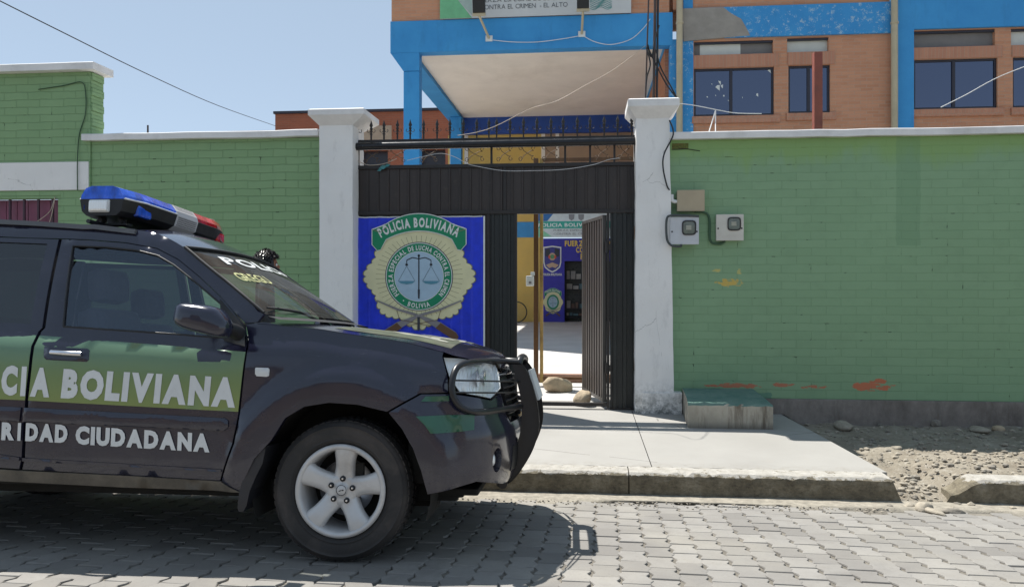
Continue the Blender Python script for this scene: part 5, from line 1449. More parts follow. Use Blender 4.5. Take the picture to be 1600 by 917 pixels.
# loose wires on the gate
wire('wire', [at(a, b, GY-.12) for a, b in ((636, 251), (665, 244), (690, 240), (712, 246), (730, 256), (755, 262), (788, 267), (830, 267), (880, 265), (925, 258), (950, 250), (968, 247))], .003, MT['wcable'], 'pale wire sagging along the top edge of the dark gate', 'wire')
wire('wire', [at(a, b, GY-.1) for a, b in ((715, 212), (745, 207), (775, 197), (830, 170), (870, 158))] + [Vector(at(910, 136, 12)), Vector(at(960, 108, 14)), Vector(at(1008, 72, 16.9))], .004, MT['string'], 'long pale wire climbing from the gate top to the blue beam', 'wire')
wire('wire', [at(a, b, GY-.04) for a, b in ((556, 250), (575, 258), (600, 256), (620, 248))], .004, MT['string'], 'short pale string tied at the upper left corner of the gate', 'string')
m = MB(); random.seed(9)
for (px, py, s_) in ((598, 262, .05), (605, 259, .035), (593, 266, .03)):
    c = at(px, py, GY-.05); m.add([c+Vector((-s_, 0, -.01)), c+Vector((0, -.012, s_*.5)), c+Vector((s_*1.2, .005, .02)), c+Vector((.01, -.004, -s_*.4))], [(0, 1, 2, 3)])
tag(m.build('plastic_scrap', M('teal_plastic', (.05, .22, .24), .4)), 'torn teal plastic scrap caught on the gate top near the left pillar', 'plastic scrap')

# ---- the painted emblem: everything is given in photo pixels around its centre
def flat(mat): return mat
C_ = {}
def cm(name, c, rough=.5, var=.06):
    if name not in C_: C_[name] = M(name, c, rough, 0, var, 8, .04, 60)
    return C_[name]
BLUE = cm('sign_blue', (.008, .035, .60), .42, .2); CREAM = cm('badge_cream', (.68, .65, .40)); GREEN = cm('badge_green', (.0, .22, .10)); PALE = cm('badge_pale', (.36, .50, .62))
WHITE = cm('sign_white', (.68, .70, .68)); INK = cm('badge_ink', (.03, .035, .05)); GREY = cm('badge_grey', (.22, .21, .22)); TEALP = cm('badge_teal', (.08, .25, .34)); WOOD = cm('rifle_wood', (.12, .06, .03)); RIMG = cm('badge_gold', (.20, .19, .10))
def fill(mb, poly, f):
    v2, fs = cdt(poly, [], 1e9) if False else (None, None)
    vs, es, fs, _, _, _ = delaunay_2d_cdt([Vector(p) for p in poly], [(i, (i+1) % len(poly)) for i in range(len(poly))], [], 0, 1e-7)
    keep = []
    for q in fs:
        c = (sum(vs[i][0] for i in q)/len(q), sum(vs[i][1] for i in q)/len(q))
        if pt_in(c, poly): keep.append(tuple(q))
    mb.add([f(v[0], v[1]) for v in vs], keep)
def ring(mb, r0, r1, f, n=64, a0=0, a1=360):
    vs = []; fs = []
    for i in range(n+1):
        a = radians(a0+(a1-a0)*i/n)
        vs += [f(r0*cos(a), r0*sin(a)), f(r1*cos(a), r1*sin(a))]
    for i in range(n): fs.append((2*i, 2*i+1, 2*i+3, 2*i+2))
    mb.add(vs, fs)
def lineq(mb, pts, w, f):
    for (x0, y0), (x1, y1) in zip(pts, pts[1:]):
        L_ = hypot(x1-x0, y1-y0) or 1; nx, ny = -(y1-y0)/L_*w/2, (x1-x0)/L_*w/2
        mb.add([f(x0+nx, y0+ny), f(x1+nx, y1+ny), f(x1-nx, y1-ny), f(x0-nx, y0-ny)], [(0, 1, 2, 3)])
def badge(parent, place, ribbon_text='POLICIA BOLIVIANA', detail=True, top='emblem'):
    """place(u, v, layer) -> point; u right, v up, in pixels of the big emblem"""
    def F(l): return lambda u, v: place(u, v, l)
    def out(mb, name, mat, par): return mb.build(name, mat, par, recalc=False)
    def star(k):
        P = []
        N = 360
        for i in range(N):
            a = 2*pi*i/N
            r = 75+9*abs(cos(4*a))**1.5+2*abs(cos(2*a))**6
            if pi*1.15 < a < pi*1.85: r -= 1.5
            sc = abs(sin(a*22)); r += 5*(sc**.5)-3.5
            P.append((r*cos(a)*k*1.0, r*sin(a)*k*.95))
        return P
    m = MB(); fill(m, star(1.02), F(1)); st = out(m, 'badge_star', RIMG, parent)
    m = MB(); fill(m, star(1.0), F(2)); out(m, 'star_face', CREAM, st)
    if detail:
        m = MB()
        for i in range(52):
            a = 2*pi*(i+.5)/52; lineq(m, [(52*cos(a), 52*sin(a)*.98), (68*cos(a), 63*sin(a))], .5, F(3))
        out(m, 'star_flutes', RIMG, st)
    m = MB(); ring(m, 0.01, 53, F(4)); rg = out(m, 'badge_ring', INK, parent)
    m = MB(); ring(m, 0.01, 51.8, F(5)); out(m, 'ring_edge', WHITE, rg)
    m = MB(); ring(m, 0.01, 50.6, F(6)); out(m, 'ring_green', GREEN, rg)
    m = MB(); ring(m, 0.01, 38.6, F(7)); ring(m, 0.01, .02, F(7)); out(m, 'disc_edge', WHITE, rg)
    m = MB(); ring(m, 0.01, 37.8, F(8)); out(m, 'disc', PALE, rg)
    if detail:
        m = MB(); arc_text(m, 'FUERZA ESPECIAL', F(9), 40.8, 222, 118, 7.2, .035); out(m, 'ring_lettering', WHITE, rg); m = MB()
        arc_text(m, 'DE LUCHA CONTRA EL CRIMEN', F(9), 40.8, 113, -42, 7.2, .035); out(m, 'ring_lettering', WHITE, rg); m = MB()
        arc_text(m, 'BOLIVIA', F(9), 48.2, 247, 293, 7.2, .035, inside=True); ring(m, .01, 1.1, lambda u, v: F(9)(u-24, v-37), 10)
        out(m, 'ring_lettering', WHITE, rg)
    m = MB(); lineq(m, [(0, 33), (0, -30)], 2.0, F(10)); lineq(m, [(-19, 25), (-10, 29), (0, 27), (10, 29), (19, 25)], 1.6, F(10)); ring(m, .01, 2, lambda u, v: F(10)(u, v+32), 12)
    for sx_ in (-1, 1):
        lineq(m, [(sx_*19, 25), (sx_*19, 17)], 1.2, F(10)); lineq(m, [(sx_*19-2, 18), (sx_*19+2, 18)], 3, F(10))
        for q in (-13, 13): lineq(m, [(sx_*19, 16), (sx_*19+q, -7)], .45, F(10))
    fill(m, [(-1.8, -20), (1.8, -20), (1.2, -34), (-1.2, -34)], F(11)); out(m, 'scales', INK, rg)
    m = MB()
    for sx_ in (-1, 1): fill(m, [(sx_*19-13.5, -7), (sx_*19+13.5, -7), (sx_*19+9, -10.5), (sx_*19, -12), (sx_*19-9, -10.5)], F(12))
    out(m, 'scale_pans', TEALP, rg)
    # ribbon
    def rb(k0, k1, a0=37, a1=143, R=104, cy=-40):
        P = [(R*k1*cos(radians(a)), cy+R*k1*sin(radians(a))) for a in range(a0+16, a1-15, 4)]
        Q = [(R*k0*cos(radians(a)), cy+R*k0*sin(radians(a))) for a in range(a0+16, a1-15, 4)]
        return P, Q
    P, Q = rb(1.10, 1.345)
    def ribbon(g):
        R0, R1, cy = 112+(-g), 138+g, -42
        up = [(R1*cos(radians(a)), cy+R1*sin(radians(a))) for a in range(62, 119, 4)]
        dn = [(R0*cos(radians(a)), cy+R0*sin(radians(a))) for a in range(62, 119, 4)]
        up = [(x*.80, y) for x, y in up]; dn = [(x*.98, y) for x, y in dn]
        L_ = [(-52-g, 80+g), (-56-g, 78+g), (-73-g, 72+g), (-73-g, 49), (-65, 40-g), (-60, 41-g)]; Rr = [(-x, y) for x, y in reversed(L_)]
        return [(q[0], q[1]) for q in up] + L_ + list(reversed(dn)) + Rr
    m = MB(); fill(m, ribbon(1.0), F(13)); r_ = out(m, 'ribbon', WHITE, parent)
    m = MB(); fill(m, ribbon(-.3), F(14)); out(m, 'ribbon_face', GREEN, r_)
    m = MB(); arc_text(m, ribbon_text, lambda u, v: F(15)(u, v-42), 118, 120.5, 59.5, 14, .045); out(m, 'ribbon_lettering', WHITE, r_)
    m = MB()
    for sx_ in (-1, 1): lineq(m, [(sx_*73, 72), (sx_*60, 68), (sx_*50, 76)], .9, F(16))
    out(m, 'ribbon_folds', RIMG, r_)
    # crossed rifles
    m = MB(); m2 = MB()
    for sx_, l in ((1, 16), (-1, 17)):
        g = lambda P: [(sx_*x, y) for x, y in P]
        fill(m, g([(-67, -37.5), (-66, -36), (-30, -50), (-10, -55), (34, -70), (58, -85), (62, -92), (57, -101), (50, -93), (28, -79), (12, -70), (0, -62), (-34, -52)]), F(l))
        fill(m2, g([(34, -71), (58, -86), (62, -92), (57, -101), (50, -94), (26, -79)]), F(l+2))
        lineq(m2, g([(-34, -52), (-30, -66), (0, -72), (20, -76)]), .8, F(l+2))
    out(m, 'rifles', GREY, parent); out(m2, 'rifle_stocks', WOOD, parent)
    m = MB(); fill(m, [(-2, -62), (2, -62), (2, -80), (0, -84), (-2, -80)], F(20)); out(m, 'ribbon_knot', INK, parent)
# blue signboard painted on the left leaf
sy = GY-.02
sx0, sx1, sz1, sz0 = X(552.5, sy), X(757, sy), Z(655, 338.5, sy), Z(655, 566, sy)
m = MB(); PXM = (X(757, sy)-X(552.5, sy))/204.5
# sheet with soft pressed ribs and a bent white edge
def ribz(x): 
    t_ = (x-sx0)/.115; f_ = t_-math.floor(t_); return -.006*max(0, 1-abs(f_-.5)/.16)
nx = 140; rows = []
for z in (sz0, (sz0+sz1)/2, sz1-.02, sz1):
    rows.append([Vector((sx0+(sx1-sx0)*i/nx, sy+ribz(sx0+(sx1-sx0)*i/nx), z+(.006*mn.noise(Vector((i*.12, 0, 0))) if z == sz1 else 0))) for i in range(nx+1)])
m.grid(rows, smooth=False)
sign = wp('emblem_board', m, BLUE, gate)
m = MB()
top = [Vector((p.x, p.y-.003, p.z-.004)) for p in rows[-1]]
m.tube(top[::3], .007, 4, smooth=False); m.box(sx1-.012, sx1+.006, sy-.006, sy+.004, sz0, sz1); m.box(sx0-.004, sx0+.006, sy-.006, sy+.004, sz0, sz1)
m.build('board_edge', WHITE, sign)
c_ = at(655, 432, sy)
badge(sign, lambda u, v, l: Vector((c_.x+u*PXM, sy-.0085-.0010*l, c_.z+v*PXM)))
for o in list(COL.objects):
    pass

# ------------------------------------------------------------------ inner post frame, behind the gate
ifr = thing('inner_gate_frame', 'weathered yellow and brown steel door frame standing behind the open gate door', 'door frame', (X(842, 9.6), 9.6, 0))
yi = 10.1
m = MB(); m.box(X(834, yi), X(841, yi), yi-.03, yi+.05, .02, 3.0, .004); wp('post', m, MT['brown'], ifr)
m = MB(); m.box(X(843.5, yi), X(848.5, yi), yi, yi+.06, .05, 3.0, .004); wp('post', m, M('ochre_post', (.42, .28, .09), .6, 0, .3, 6, .3, 30, (.12, .05, .02), .9), ifr)
m = MB(); m.box(X(849, yi), X(990, yi), yi-.02, yi+.04, Z(880, 593, yi), Z(880, 588.5, yi), .003); wp('bottom_rail', m, MT['brown'], ifr)
m = MB(); m.box(X(849, yi), X(990, yi), yi-.02, yi+.04, 2.95, 3.0, .003); wp('top_rail', m, MT['brown'], ifr)
ic = at(828, 439, yi-.1); t = thing('intercom', 'white intercom box fixed to the brown inner gate post', 'intercom', tuple(ic))
z_ = Z(828, 447, yi-.1); z2 = Z(828, 431, yi-.1)
wp('housing', MB().box(X(822, yi-.1), X(834, yi-.1), yi-.12, yi-.03, z_, z2, .012), MT['letter'], t)
wp('bracket', MB().box(X(829, yi-.1), X(835, yi-.1), yi-.10, yi-.02, z2+.004, z2+.05, .006), MT['letter'], t)
wp('button', MB().box(X(826.5, yi-.1), X(830.5, yi-.1), yi-.126, yi-.121, z_+.03, z_+.06, .001), GREY, t)
# ------------------------------------------------------------------ courtyard floor and step
CZ = .03
m = MB(); m.box(-9, 9, 8.9, 10.6, -.3, .004); m.box(-9, 9, 10.62, 40, -.3, CZ+.07)
tag(m.build('courtyard', M('courtyard_concrete', (.46, .44, .42), .85, 0, .12, 1.5, .25, 40, (.32, .3, .28), .4)), kind='structure')
tag(MB().box(-9, 9, 10.50, 10.62, .0, CZ+.085, .01).build('courtyard_step', M('step_brown', (.24, .13, .09), .8, 0, .3, 8, .4, 30, (.4, .3, .25), .5)), kind='structure')
# ------------------------------------------------------------------ station building
BY = 17.4                                     # front plane of the upper storey
MT['bred'] = brickwall('orange_brick', (.53, .26, .155), (.45, .205, .118), (.42, .28, .21), bw=.26, bh=.072, ms=.009, strength=.4, holes=False, rough=.85).m
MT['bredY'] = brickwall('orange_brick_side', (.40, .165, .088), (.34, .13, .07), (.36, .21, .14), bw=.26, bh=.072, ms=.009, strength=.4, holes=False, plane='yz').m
MT['bred2'] = brickwall('dark_brick', (.30, .10, .055), (.25, .085, .048), (.24, .13, .09), bw=.26, bh=.075, ms=.008, strength=.4, holes=False, rough=.85).m
MT['soldier'] = brickwall('soldier_brick', (.46, .22, .14), (.40, .18, .115), (.38, .25, .18), bw=.075, bh=.5, ms=.008, strength=.4, holes=False).m
def blue_mat(name, chip):
    t = NT(name); v = t.coord()
    base = t.ramp(t.noise(v, 1.2, 7, .65), [(.3, (.028, .235, .56)), (.7, (.045, .30, .64))])
    base = t.mix(t.ramp(t.noise(t.scale(v, (1, 1, .3)), 4, 7, .7), [(.55, 0), (.8, .4)]), base, (.015, .11, .30))
    if chip: base = t.mix(t.ramp(t.noise(v, 7, 9, .85), [(.555, 0), (.57, .8)]), base, (.36, .50, .62))
    t.col(base); t.set(Roughness=.7); t.bump(t.noise(v, 15, 8, .7), .3, .01); return t.m
MT['blueP'] = blue_mat('blue_paint', False); MT['blueC'] = blue_mat('chipped_blue_paint', True)
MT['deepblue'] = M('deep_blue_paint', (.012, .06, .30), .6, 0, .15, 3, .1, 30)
MT['cream'] = M('cream_soffit', (.80, .745, .68), .8, 0, .06, 1.2, .15, 20, (.42, .36, .30), .3)
MT['cement'] = M('bare_cement', (.30, .275, .25), .9, 0, .15, 4, .4, 25, (.2, .18, .16), .4)
MT['yellow'] = M('yellow_wall', (.62, .42, .12), .8, 0, .08, 2, .15, 20, (.45, .3, .1), .3)
MT['cpipe'] = M('cream_pipe', (.46, .40, .28), .6, 0, .1, 3, .1, 20, (.3, .25, .18), .4)
MT['bglass'] = glass('building_glass', (.05, .055, .08), .20, .03, (.50, .57, .80))
MT['bglassR'] = M('window_backing', (.02, .022, .035), .3)
MT['wframe'] = M('dark_window_frame', (.02, .018, .03), .4)
def U(px): return X(px, BY)
def V(px, py): return Z(px, py, BY)
bld = thing('police_station', 'orange brick police station with blue beams and entrance canopy behind the green wall', 'building', (U(1050), BY, 0))
def bp(name, mb, mat, par=None, recalc=False):
    o = mb.build(name, mat, par or bld, recalc=recalc)
    if par is None or par is bld: o.location = -bld.location
    return o
zf0 = V(830, 77); zf1 = V(830, 27)            # canopy fascia
xc0, xc1 = U(610), U(1051)
YB = 25.2
# canopy: soffit, beams, columns
bp('soffit', MB().box(U(626), U(1040), BY+.3, YB, zf0+.12, zf0+.2), MT['cream'])
bp('front_beam', MB().box(xc0, xc1, BY, BY+.3, zf0, zf1), MT['blueP'])
bp('left_beam', MB().box(xc0, U(642), BY+.301, YB, zf0+.004, zf1-.01), MT['blueP'])
bp('left_corbel', MB().prism([(xc0+.002, zf0-.001), (U(655), zf0-.001), (U(655), zf0-.42), (U(630), zf0-.42)], BY+.01, BY+.29), MT['blueP'])
bp('right_beam', MB().box(U(1040), xc1, BY+.301, YB, zf0+.004, zf1-.01), MT['blueP'])
bp('column', MB().box(U(630), U(655), BY+.02, BY+.32, 0, zf0-.422, .02), MT['blueP'])
xr = X(705, 24.5)
bp('column', MB().box(xr, xr+.36, 24.3, 24.6, 0, zf0+.003, .02), MT['blueP'])
zbb0, zbb1 = Z(850, 207, YB), Z(850, 187, YB)
bp('back_beam', MB().box(X(706, YB), X(1046, YB), YB-.15, YB+.1, zbb0-.05, zf0+.19), MT['deepblue'])
wallb = MB(); wallb.box(X(700, YB), X(846, YB), YB, YB+.2, 0, zbb0-.052); bp('hall_wall', wallb, MT['yellow'])
wallb = MB(); wallb.box(X(846, YB), X(1050, YB), YB, YB+.2, 3.3, zbb0-.052); bp('hall_wall', wallb, M('tan_hall_wall', (.36, .25, .17), .8, 0, .1, 2, .1, 20))
m = MB()
for px in (703, 726, 846, 868): m.box(X(px, YB), X(px, YB)+.12, YB-.03, YB-.001, 3.3, zbb0-.055)
bp('hall_mullions', m, MT['cream'])
bp('side_hall_wall', MB().box(U(1041), U(1050), BY+.31, YB, 0, zf0), MT['bredY'])
# brick above the canopy and right wing
zt2 = 11
w2 = MB(); w2.box(xc0+.02, U(1046), BY+.03, BY+.3, zf1+.001, zt2); bp('upper_wall', w2, MT['bred'])
bp('corner_wall', MB().box(U(1040), U(1094), BY+.31, BY+.42, zf1-.3, 11), MT['bred'])
# right wing with windows cut as gaps between blocks
band0L, band1L = V(1240, 56), V(1240, 8)
band0R, band1R = V(1500, 44), V(1500, -30)
zlow = 3.0
def wing(x0, x1, ztop, zones, tran):
    """zones: list of (x0, x1, z0, z1) openings"""
    xs_ = sorted(set([x0, x1]+[q for o in zones for q in o[:2]])); m = MB()
    for a, b in zip(xs_, xs_[1:]):
        mid = (a+b)/2; op = sorted([(o[2], o[3]) for o in zones if o[0] < mid < o[1]]); z = zlow
        for c, d in op:
            if c > z: m.box(a, b, BY+.06, BY+.3, z, c)
            z = d
        if ztop > z: m.box(a, b, BY+.06, BY+.3, z, ztop)
    return m
def win_rect(px0, px1, py0, py1):
    pm = (px0+px1)/2; return (U(px0), U(px1), V(pm, py1), V(pm, py0))
wins = [win_rect(1085, 1210.5, 105, 180), win_rect(1233, 1298.5, 101, 175.5), win_rect(1430, 1561, 91, 169), win_rect(1585, 1716, 87, 166)]
trs = [win_rect(1085, 1209, 63, 84), win_rect(1231, 1296, 58, 80), win_rect(1427, 1557, 46, 72), win_rect(1582, 1712, 42, 68)]
bp('wing_wall', wing(U(1082), U(1400), band0L+.002, wins[:2]+trs[:2], None), MT['bred'])
bp('wing_wall', wing(U(1426), U(1760), band0R+.002, wins[2:]+trs[2:], None), MT['bred'])
bp('wall_above_band', MB().box(U(1052), U(1392), BY+.06, BY+.3, band1L+.001, zt2), MT['bred'])
bp('band', MB().box(U(1090), U(1395), BY, BY+.3, band0L, band1L), MT['blueC'])
m = MB()
pl0 = [(1066, 14), (1130, 12), (1143, 22), (1158, 30), (1165, 42), (1172, 56), (1110, 61), (1068, 65)]
m.prism([(U(a), V(a, b)) for a, b in pl0], BY-.006, BY+.2); bp('bare_cement_patch', m, MT['cement'], recalc=True)
bp('band', MB().box(U(1398), U(1760), BY-.01, BY+.3, band0R, band1R), MT['blueP'])
bp('column', MB().box(U(1065), U(1083.5), BY+.02, BY+.3, 0, band0L-.001), MT['blueC'])
bp('column', MB().box(U(1401), U(1427.5), BY-.02, BY+.3, 0, band0R-.001), MT['blueP'])
bp('column', MB().box(U(1068), U(1083), BY+.03, BY+.3, band1L+.002, zt2), MT['blueP'])
bp('inner_column', MB().box(U(1047), U(1060), BY+.02, BY+.3, 0, band0L), MT['blueC'])
def win(r, panes, seal=True, bars=False):
    x0, x1, z0, z1 = r; y = BY+.14; f = .045
    m = MB(); m.box(x0, x1, y-.03, y+.03, z0, z0+f); m.box(x0, x1, y-.03, y+.03, z1-f, z1); m.box(x0, x0+f, y-.029, y+.029, z0+f, z1-f); m.box(x1-f, x1, y-.029, y+.029, z0+f, z1-f)
    m.box(x0+(x1-x0)*panes-f*.7, x0+(x1-x0)*panes+f*.7, y-.034, y+.028, z0+f, z1-f)
    w_ = bp('window', m, MT['wframe'])
    m = MB(); m.box(x0+f, x1-f, y-.004, y+.004, z0+f, z1-f); m.build('pane', MT['bglass'], w_)
    m = MB(); m.box(x0, x1, y+.25, y+.27, z0-.05, z1+.05); m.build('dark_backing', MT['bglassR'], w_)  # near-black sheet in place of the dark room behind the pane
    return w_
wa = win(wins[0], .47); win(wins[1], .5); win(wins[2], .49); win(wins[3], .49)
# torn stickers on the first pane
m = MB(); random.seed(6)
for (px, py, s_) in ((1124, 130, .05), (1122, 138, .06), (1128, 136, .04), (1183, 149, .035), (1105, 152, .02), (1112, 132, .015), (1202, 112, .04), (1131, 150, .02), (1160, 153, .015), (1138, 158, .018), (1118, 150, .015)):
    c = at(px, py, BY+.132); m.add([c+Vector((s_*random.uniform(-1, -.3), 0, s_*random.uniform(-1, 1))), c+Vector((s_*random.uniform(.2, 1), 0, -s_)), c+Vector((s_*.6, 0, s_*random.uniform(.4, 1.4))), c+Vector((-s_*.4, 0, s_))], [(0, 1, 2, 3)])
m.build('torn_paper', WHITE, wa)
tm = M('transom_board', (.17, .16, .16), .7, 0, .15, 3); tw_ = M('transom_white', (.55, .56, .54), .6, 0, .08, 3)
for k, r in enumerate(trs):
    x0, x1, z0, z1 = r; y = BY+.16
    m = MB(); m.box(x0, x1, y, y+.03, z0, z1); o = bp('transom', m, tw_ if k in (1,) else tm)
    if k == 0: MB().box(U(1095), U(1159), y-.012, y-.002, z0+.02, z1-.03).build('white_panel', tw_, o)
    if k == 3: MB().box(x0, U(1760), y-.012, y-.002, z0+.02, z1-.03).build('white_panel', tw_, o)
    MB().box(x0, x1, y-.07, y-.02, z1-.05, z1-.002).build('transom_frame', MT['wframe'], o)
for r, t_ in zip(wins, trs):
    m = MB(); m.box(r[0]-.02, r[1]+.1, BY+.04, BY+.062, r[3]+.01, t_[2]-.01); bp('soldier_course', m, MT['soldier'])
    m = MB(); m.box(r[0]-.05, r[1]+.12, BY-.0, BY+.062, r[2]-.17, r[2]-.01, .01); bp('window_sill', m, MT['soldier'])
# rainwater pipes
for px0, px1 in ((1056, 1066), (1390, 1400.5)):
    a, b = at(px0+4.5, -60, BY-.09), at(px0+4.5, 215, BY-.09)
    m = MB().tube([(U(px0+5), BY-.09, 0), (U(px0+5), BY-.09, 12)], (U(px1)-U(px0))/2, 14); m.tube([(U(px0+5), BY-.09, V(px0, 40)), (U(px0+5), BY-.09, V(px0, 37))], (U(px1)-U(px0))*.6, 14)
    bp('rain_pipe', m, MT['cpipe'])
# banner over the entrance
bn = thing('banner', 'white and green police banner above the blue canopy beam at the top of the picture', 'banner', (U(830), BY, zf1))
bx0, bx1, bz0 = U(688), U(986), V(760, 29); bz1 = bz0+2.2
wp('sheet', MB().box(bx0, bx1, BY-.05, BY-.03, bz0, bz1), M('banner_white', (.55, .56, .57), .6, 0, .04, 2), bn)
m = MB(); m.add([(bx0+.002, BY-.054, bz0+.002), (U(738), BY-.054, bz0+.002), (U(712), BY-.054, bz0+.50), (bx0+.002, BY-.054, bz0+.75)], [(0, 1, 2, 3)]); wp('green_corner', m, M('banner_green', (.16, .45, .24), .6), bn)
m = MB(); m.add([(U(715), BY-.055, bz0+.45), (U(738), BY-.055, bz0+.06), (U(738), BY-.055, bz0+.7), (U(712), BY-.055, bz0+.9)], [(0, 1, 2, 3)]); wp('pale_stripe', m, M('banner_pale', (.36, .45, .42), .6), bn)
m = MB()
BINK = M('banner_ink', (.10, .11, .12), .6)
def bt(px, py): return Vector((U(px), BY-.056, V(px, py)))
def btext(s, x0, y0, x1, hpx):
    a = bt(x0, y0); b = bt(x1, y0); h = V(x0, y0-hpx)-V(x0, y0)
    m = MB(); text_into(m, s, lambda u, v: Vector((a.x+u, a.y, a.z+v)), w=b.x-a.x, h=h, bold=.0)
    wp('lettering', m, BINK, bn)
btext('FUERZA ESPECIAL DE LUCHA', 747, 6, 883, 7.5); btext('CONTRA EL CRIMEN  - EL ALTO', 751, 17, 887, 7.5)
btext('POLICIA BOLIVIANA', 740, -12, 905, 14)
m = MB()
for k in range(7):
    pts = [Vector((U(922+i*2.4), BY-.056, V(922, 2+k*2.2)+.03*sin(i*.7+k*.5))) for i in range(15)]; m.tube(pts, .006, 4)
wp('wave_lines', m, M('banner_teal', (.10, .35, .36), .6), bn)
# floodlights
def flood(pxh, pyb, pxa, pya, label, wpx=19):
    fy = BY-.55; hz = Z(pxh, pyb, fy); hx = X(pxh, fy); w = (X(pxh+wpx/2, fy)-X(pxh-wpx/2, fy))
    t = thing('floodlight', label, 'floodlight', (hx, fy, hz))
    b_ = at(pxa, pya, BY-.03)
    wp('arm', MB().tube([b_, (hx, fy, hz-.05)], .028, 8), MT['cpipe'], t)
    wp('base_plate', MB().box(b_.x-.08, b_.x+.08, BY-.03, BY-.001, b_.z-.07, b_.z+.06, .005), MT['letter'], t)
    hd = wp('lamp_head', MB().box(hx-w/2, hx+w/2, fy-.1, fy+.06, hz, hz+.42, .015, rot=Matrix.Rotation(radians(12), 3, 'X')), MT['plastic'], t)
    wp('yoke', MB().box(hx-w/2-.01, hx+w/2+.01, fy-.03, fy+.03, hz-.06, hz-.005, .004), MT['cpipe'], t)
    return t
flood(748.5, 21, 764, 60, 'black floodlight on a bent arm over the blue beam, left of the pair')
flood(911, 14, 909, 53, 'black floodlight on an upright arm over the blue beam, right of the pair')
wire('wire', [at(a, b, BY-.06) for a, b in ((770, 63), (800, 66), (840, 66), (880, 61), (903, 57))], .009, MT['wcable'], 'white wire sagging between the two floodlight bases', 'wire')
wire('wire', [at(a, b, BY-.06) for a, b in ((914, 58), (930, 66), (955, 70), (985, 62), (1005, 45), (1016, 30))], .009, MT['wcable'], 'white wire curving from the right floodlight base towards the masts', 'wire')
# masts behind the pillar
my = 9.4
def mast(px0, py0, px1, py1, r, label, mat, n=1):
    t = MB().tube([at(px0, py0, my), at(px1, py1, my)], r, 10)
    o = t.build('mast', mat); return tag(o, label, 'mast', None)
mr_ = M('mast_steel', (.07, .05, .045), .5, .2, .3, 6, .1, 40, (.16, .08, .05), .5)
mast(1024, -20, 1021, 175, .018, 'thicker brown steel mast rising behind the right pillar', mr_)
mast(1028.5, -20, 1026, 175, .013, 'dark slim mast just right of the thicker brown one', MT['black'])
mast(1014, -20, 1008, 175, .010, 'thinnest rod leaning left of the two close masts behind the pillar', mr_)
for pts, l in ((((1011, 72), (1022, 95), (1040, 130), (1056, 152)), 'dark cable from the thinnest rod down to the pillar cap'),
               (((1025, 78), (1032, 105), (1048, 135), (1060, 158)), 'black cable looping from the masts to the right edge of the pillar cap'),
               (((1010, 75), (1016, 100), (1011, 120), (1009, 140)), 'dark wire looped on the thinnest rod'),
               (((1012, 70), (1018, 90), (1024, 60), (1030, 40)), 'thin dark wire twisted between the masts')):
    wire('cable', [at(a, b, my-.04) for a, b in pts], .009, MT['cable'], l)
wire('wire', [at(a, b, 9.2) for a, b in ((1062, 162), (1090, 166), (1120, 172), (1150, 177), (1190, 178))], .0045, MT['wcable'], 'pale wire running right from the pillar cap past the first window', 'wire')
wire('wire', [at(1118, 173, 8.6), at(1113, 190, 8.6), at(1108, 206, 8.5)], .006, MT['wcable'], 'slanting white wire tied above the green wall coping', 'wire')
wire('wire', [at(1118, 173, 8.6), at(1118, 190, 8.6), at(1118, 206, 8.5)], .006, MT['wcable'], 'upright white wire standing on the green wall coping', 'wire')
wire('wire', [Vector(at(1470, 168, 14)), Vector(at(1510, 148, 14)), Vector(at(1562, 120, 14)), Vector(at(1640, 90, 14))], .007, MT['wcable'], 'white wire crossing the right hand station window', 'wire')
rp = at(1277, 205, 9.5)
t = thing('steel_post', 'rusty red steel post standing behind the right green wall', 'post', (rp.x, 9.5, 0))
wp('post', MB().box(X(1270.5, 9.5), X(1283.5, 9.5), 9.45, 9.55, 0, Z(1277, 83, 9.5), .006), M('rust_red', (.22, .06, .04), .6, 0, .2, 6, .2, 40, (.12, .04, .03), .5), t)
# ------------------------------------------------------------------ courtyard back: booth, crest panels, bicycle
WY = 24.4
def cxy(px, py, y=WY): return at(px, py, y)
bo = thing('blue_booth', 'blue painted booth front with police crests and yellow lettering, seen through the open gate door', 'booth', (X(880, WY), WY, 0))
bz = 2.75
zb_ = CZ+.07
m = MB(); m.box(X(848, WY), X(882, WY), WY, WY+.2, zb_, bz); m.box(X(882, WY), X(1020, WY), WY, WY+.2, Z(900, 408, WY), bz); m.box(X(848, WY), X(849, WY)+.1, WY+.201, WY+1.5, zb_, bz); m.box(X(848, WY), X(1020, WY), WY+.201, WY+1.5, bz-.12, bz-.002); m.box(X(1018, WY), X(1020, WY), WY+.201, WY+1.5, zb_, bz-.121); wp('front', m, cm('booth_blue', (.035, .03, .36), .55, .12), bo)
m = MB(); m.box(X(849, WY)+.11, X(1017, WY), WY+.7, WY+.75, zb_, bz-.13); wp('booth_backing', m, MT['bglassR'], bo)  # near-black sheet standing for the unlit inside of the booth
random.seed(13); m = MB(); shelfm = [M('ware_a', (.35, .34, .33), .6), M('ware_b', (.16, .10, .08), .6), M('ware_c', (.08, .16, .20), .5)]
for r_i, (py, h_) in enumerate(((436, 16), (452, 10), (482, 14), (494, 7))):
    x = X(885, WY); m = MB()
    while x < X(935, WY):
        w_ = random.uniform(.06, .2); hh = random.uniform(.4, 1)*h_*WY/1200; m.cur = random.choice((0, 0, 1, 2)); z = Z(895, py, WY)
        m.box(x, x+w_, WY+.4, WY+.6, z, z+hh); x += w_+.03
    wp('wares', m, shelfm, bo)
o = None
m = MB()
for py in (437, 453, 483, 496): m.box(X(883, WY), X(1000, WY), WY+.35, WY+.65, Z(895, py, WY)-.03, Z(895, py, WY)-.002)
m.box(X(903, WY), X(904, WY), WY+.3, WY+.34, zb_, 1.1)
wp('shelf', m, MT['wframe'], bo)
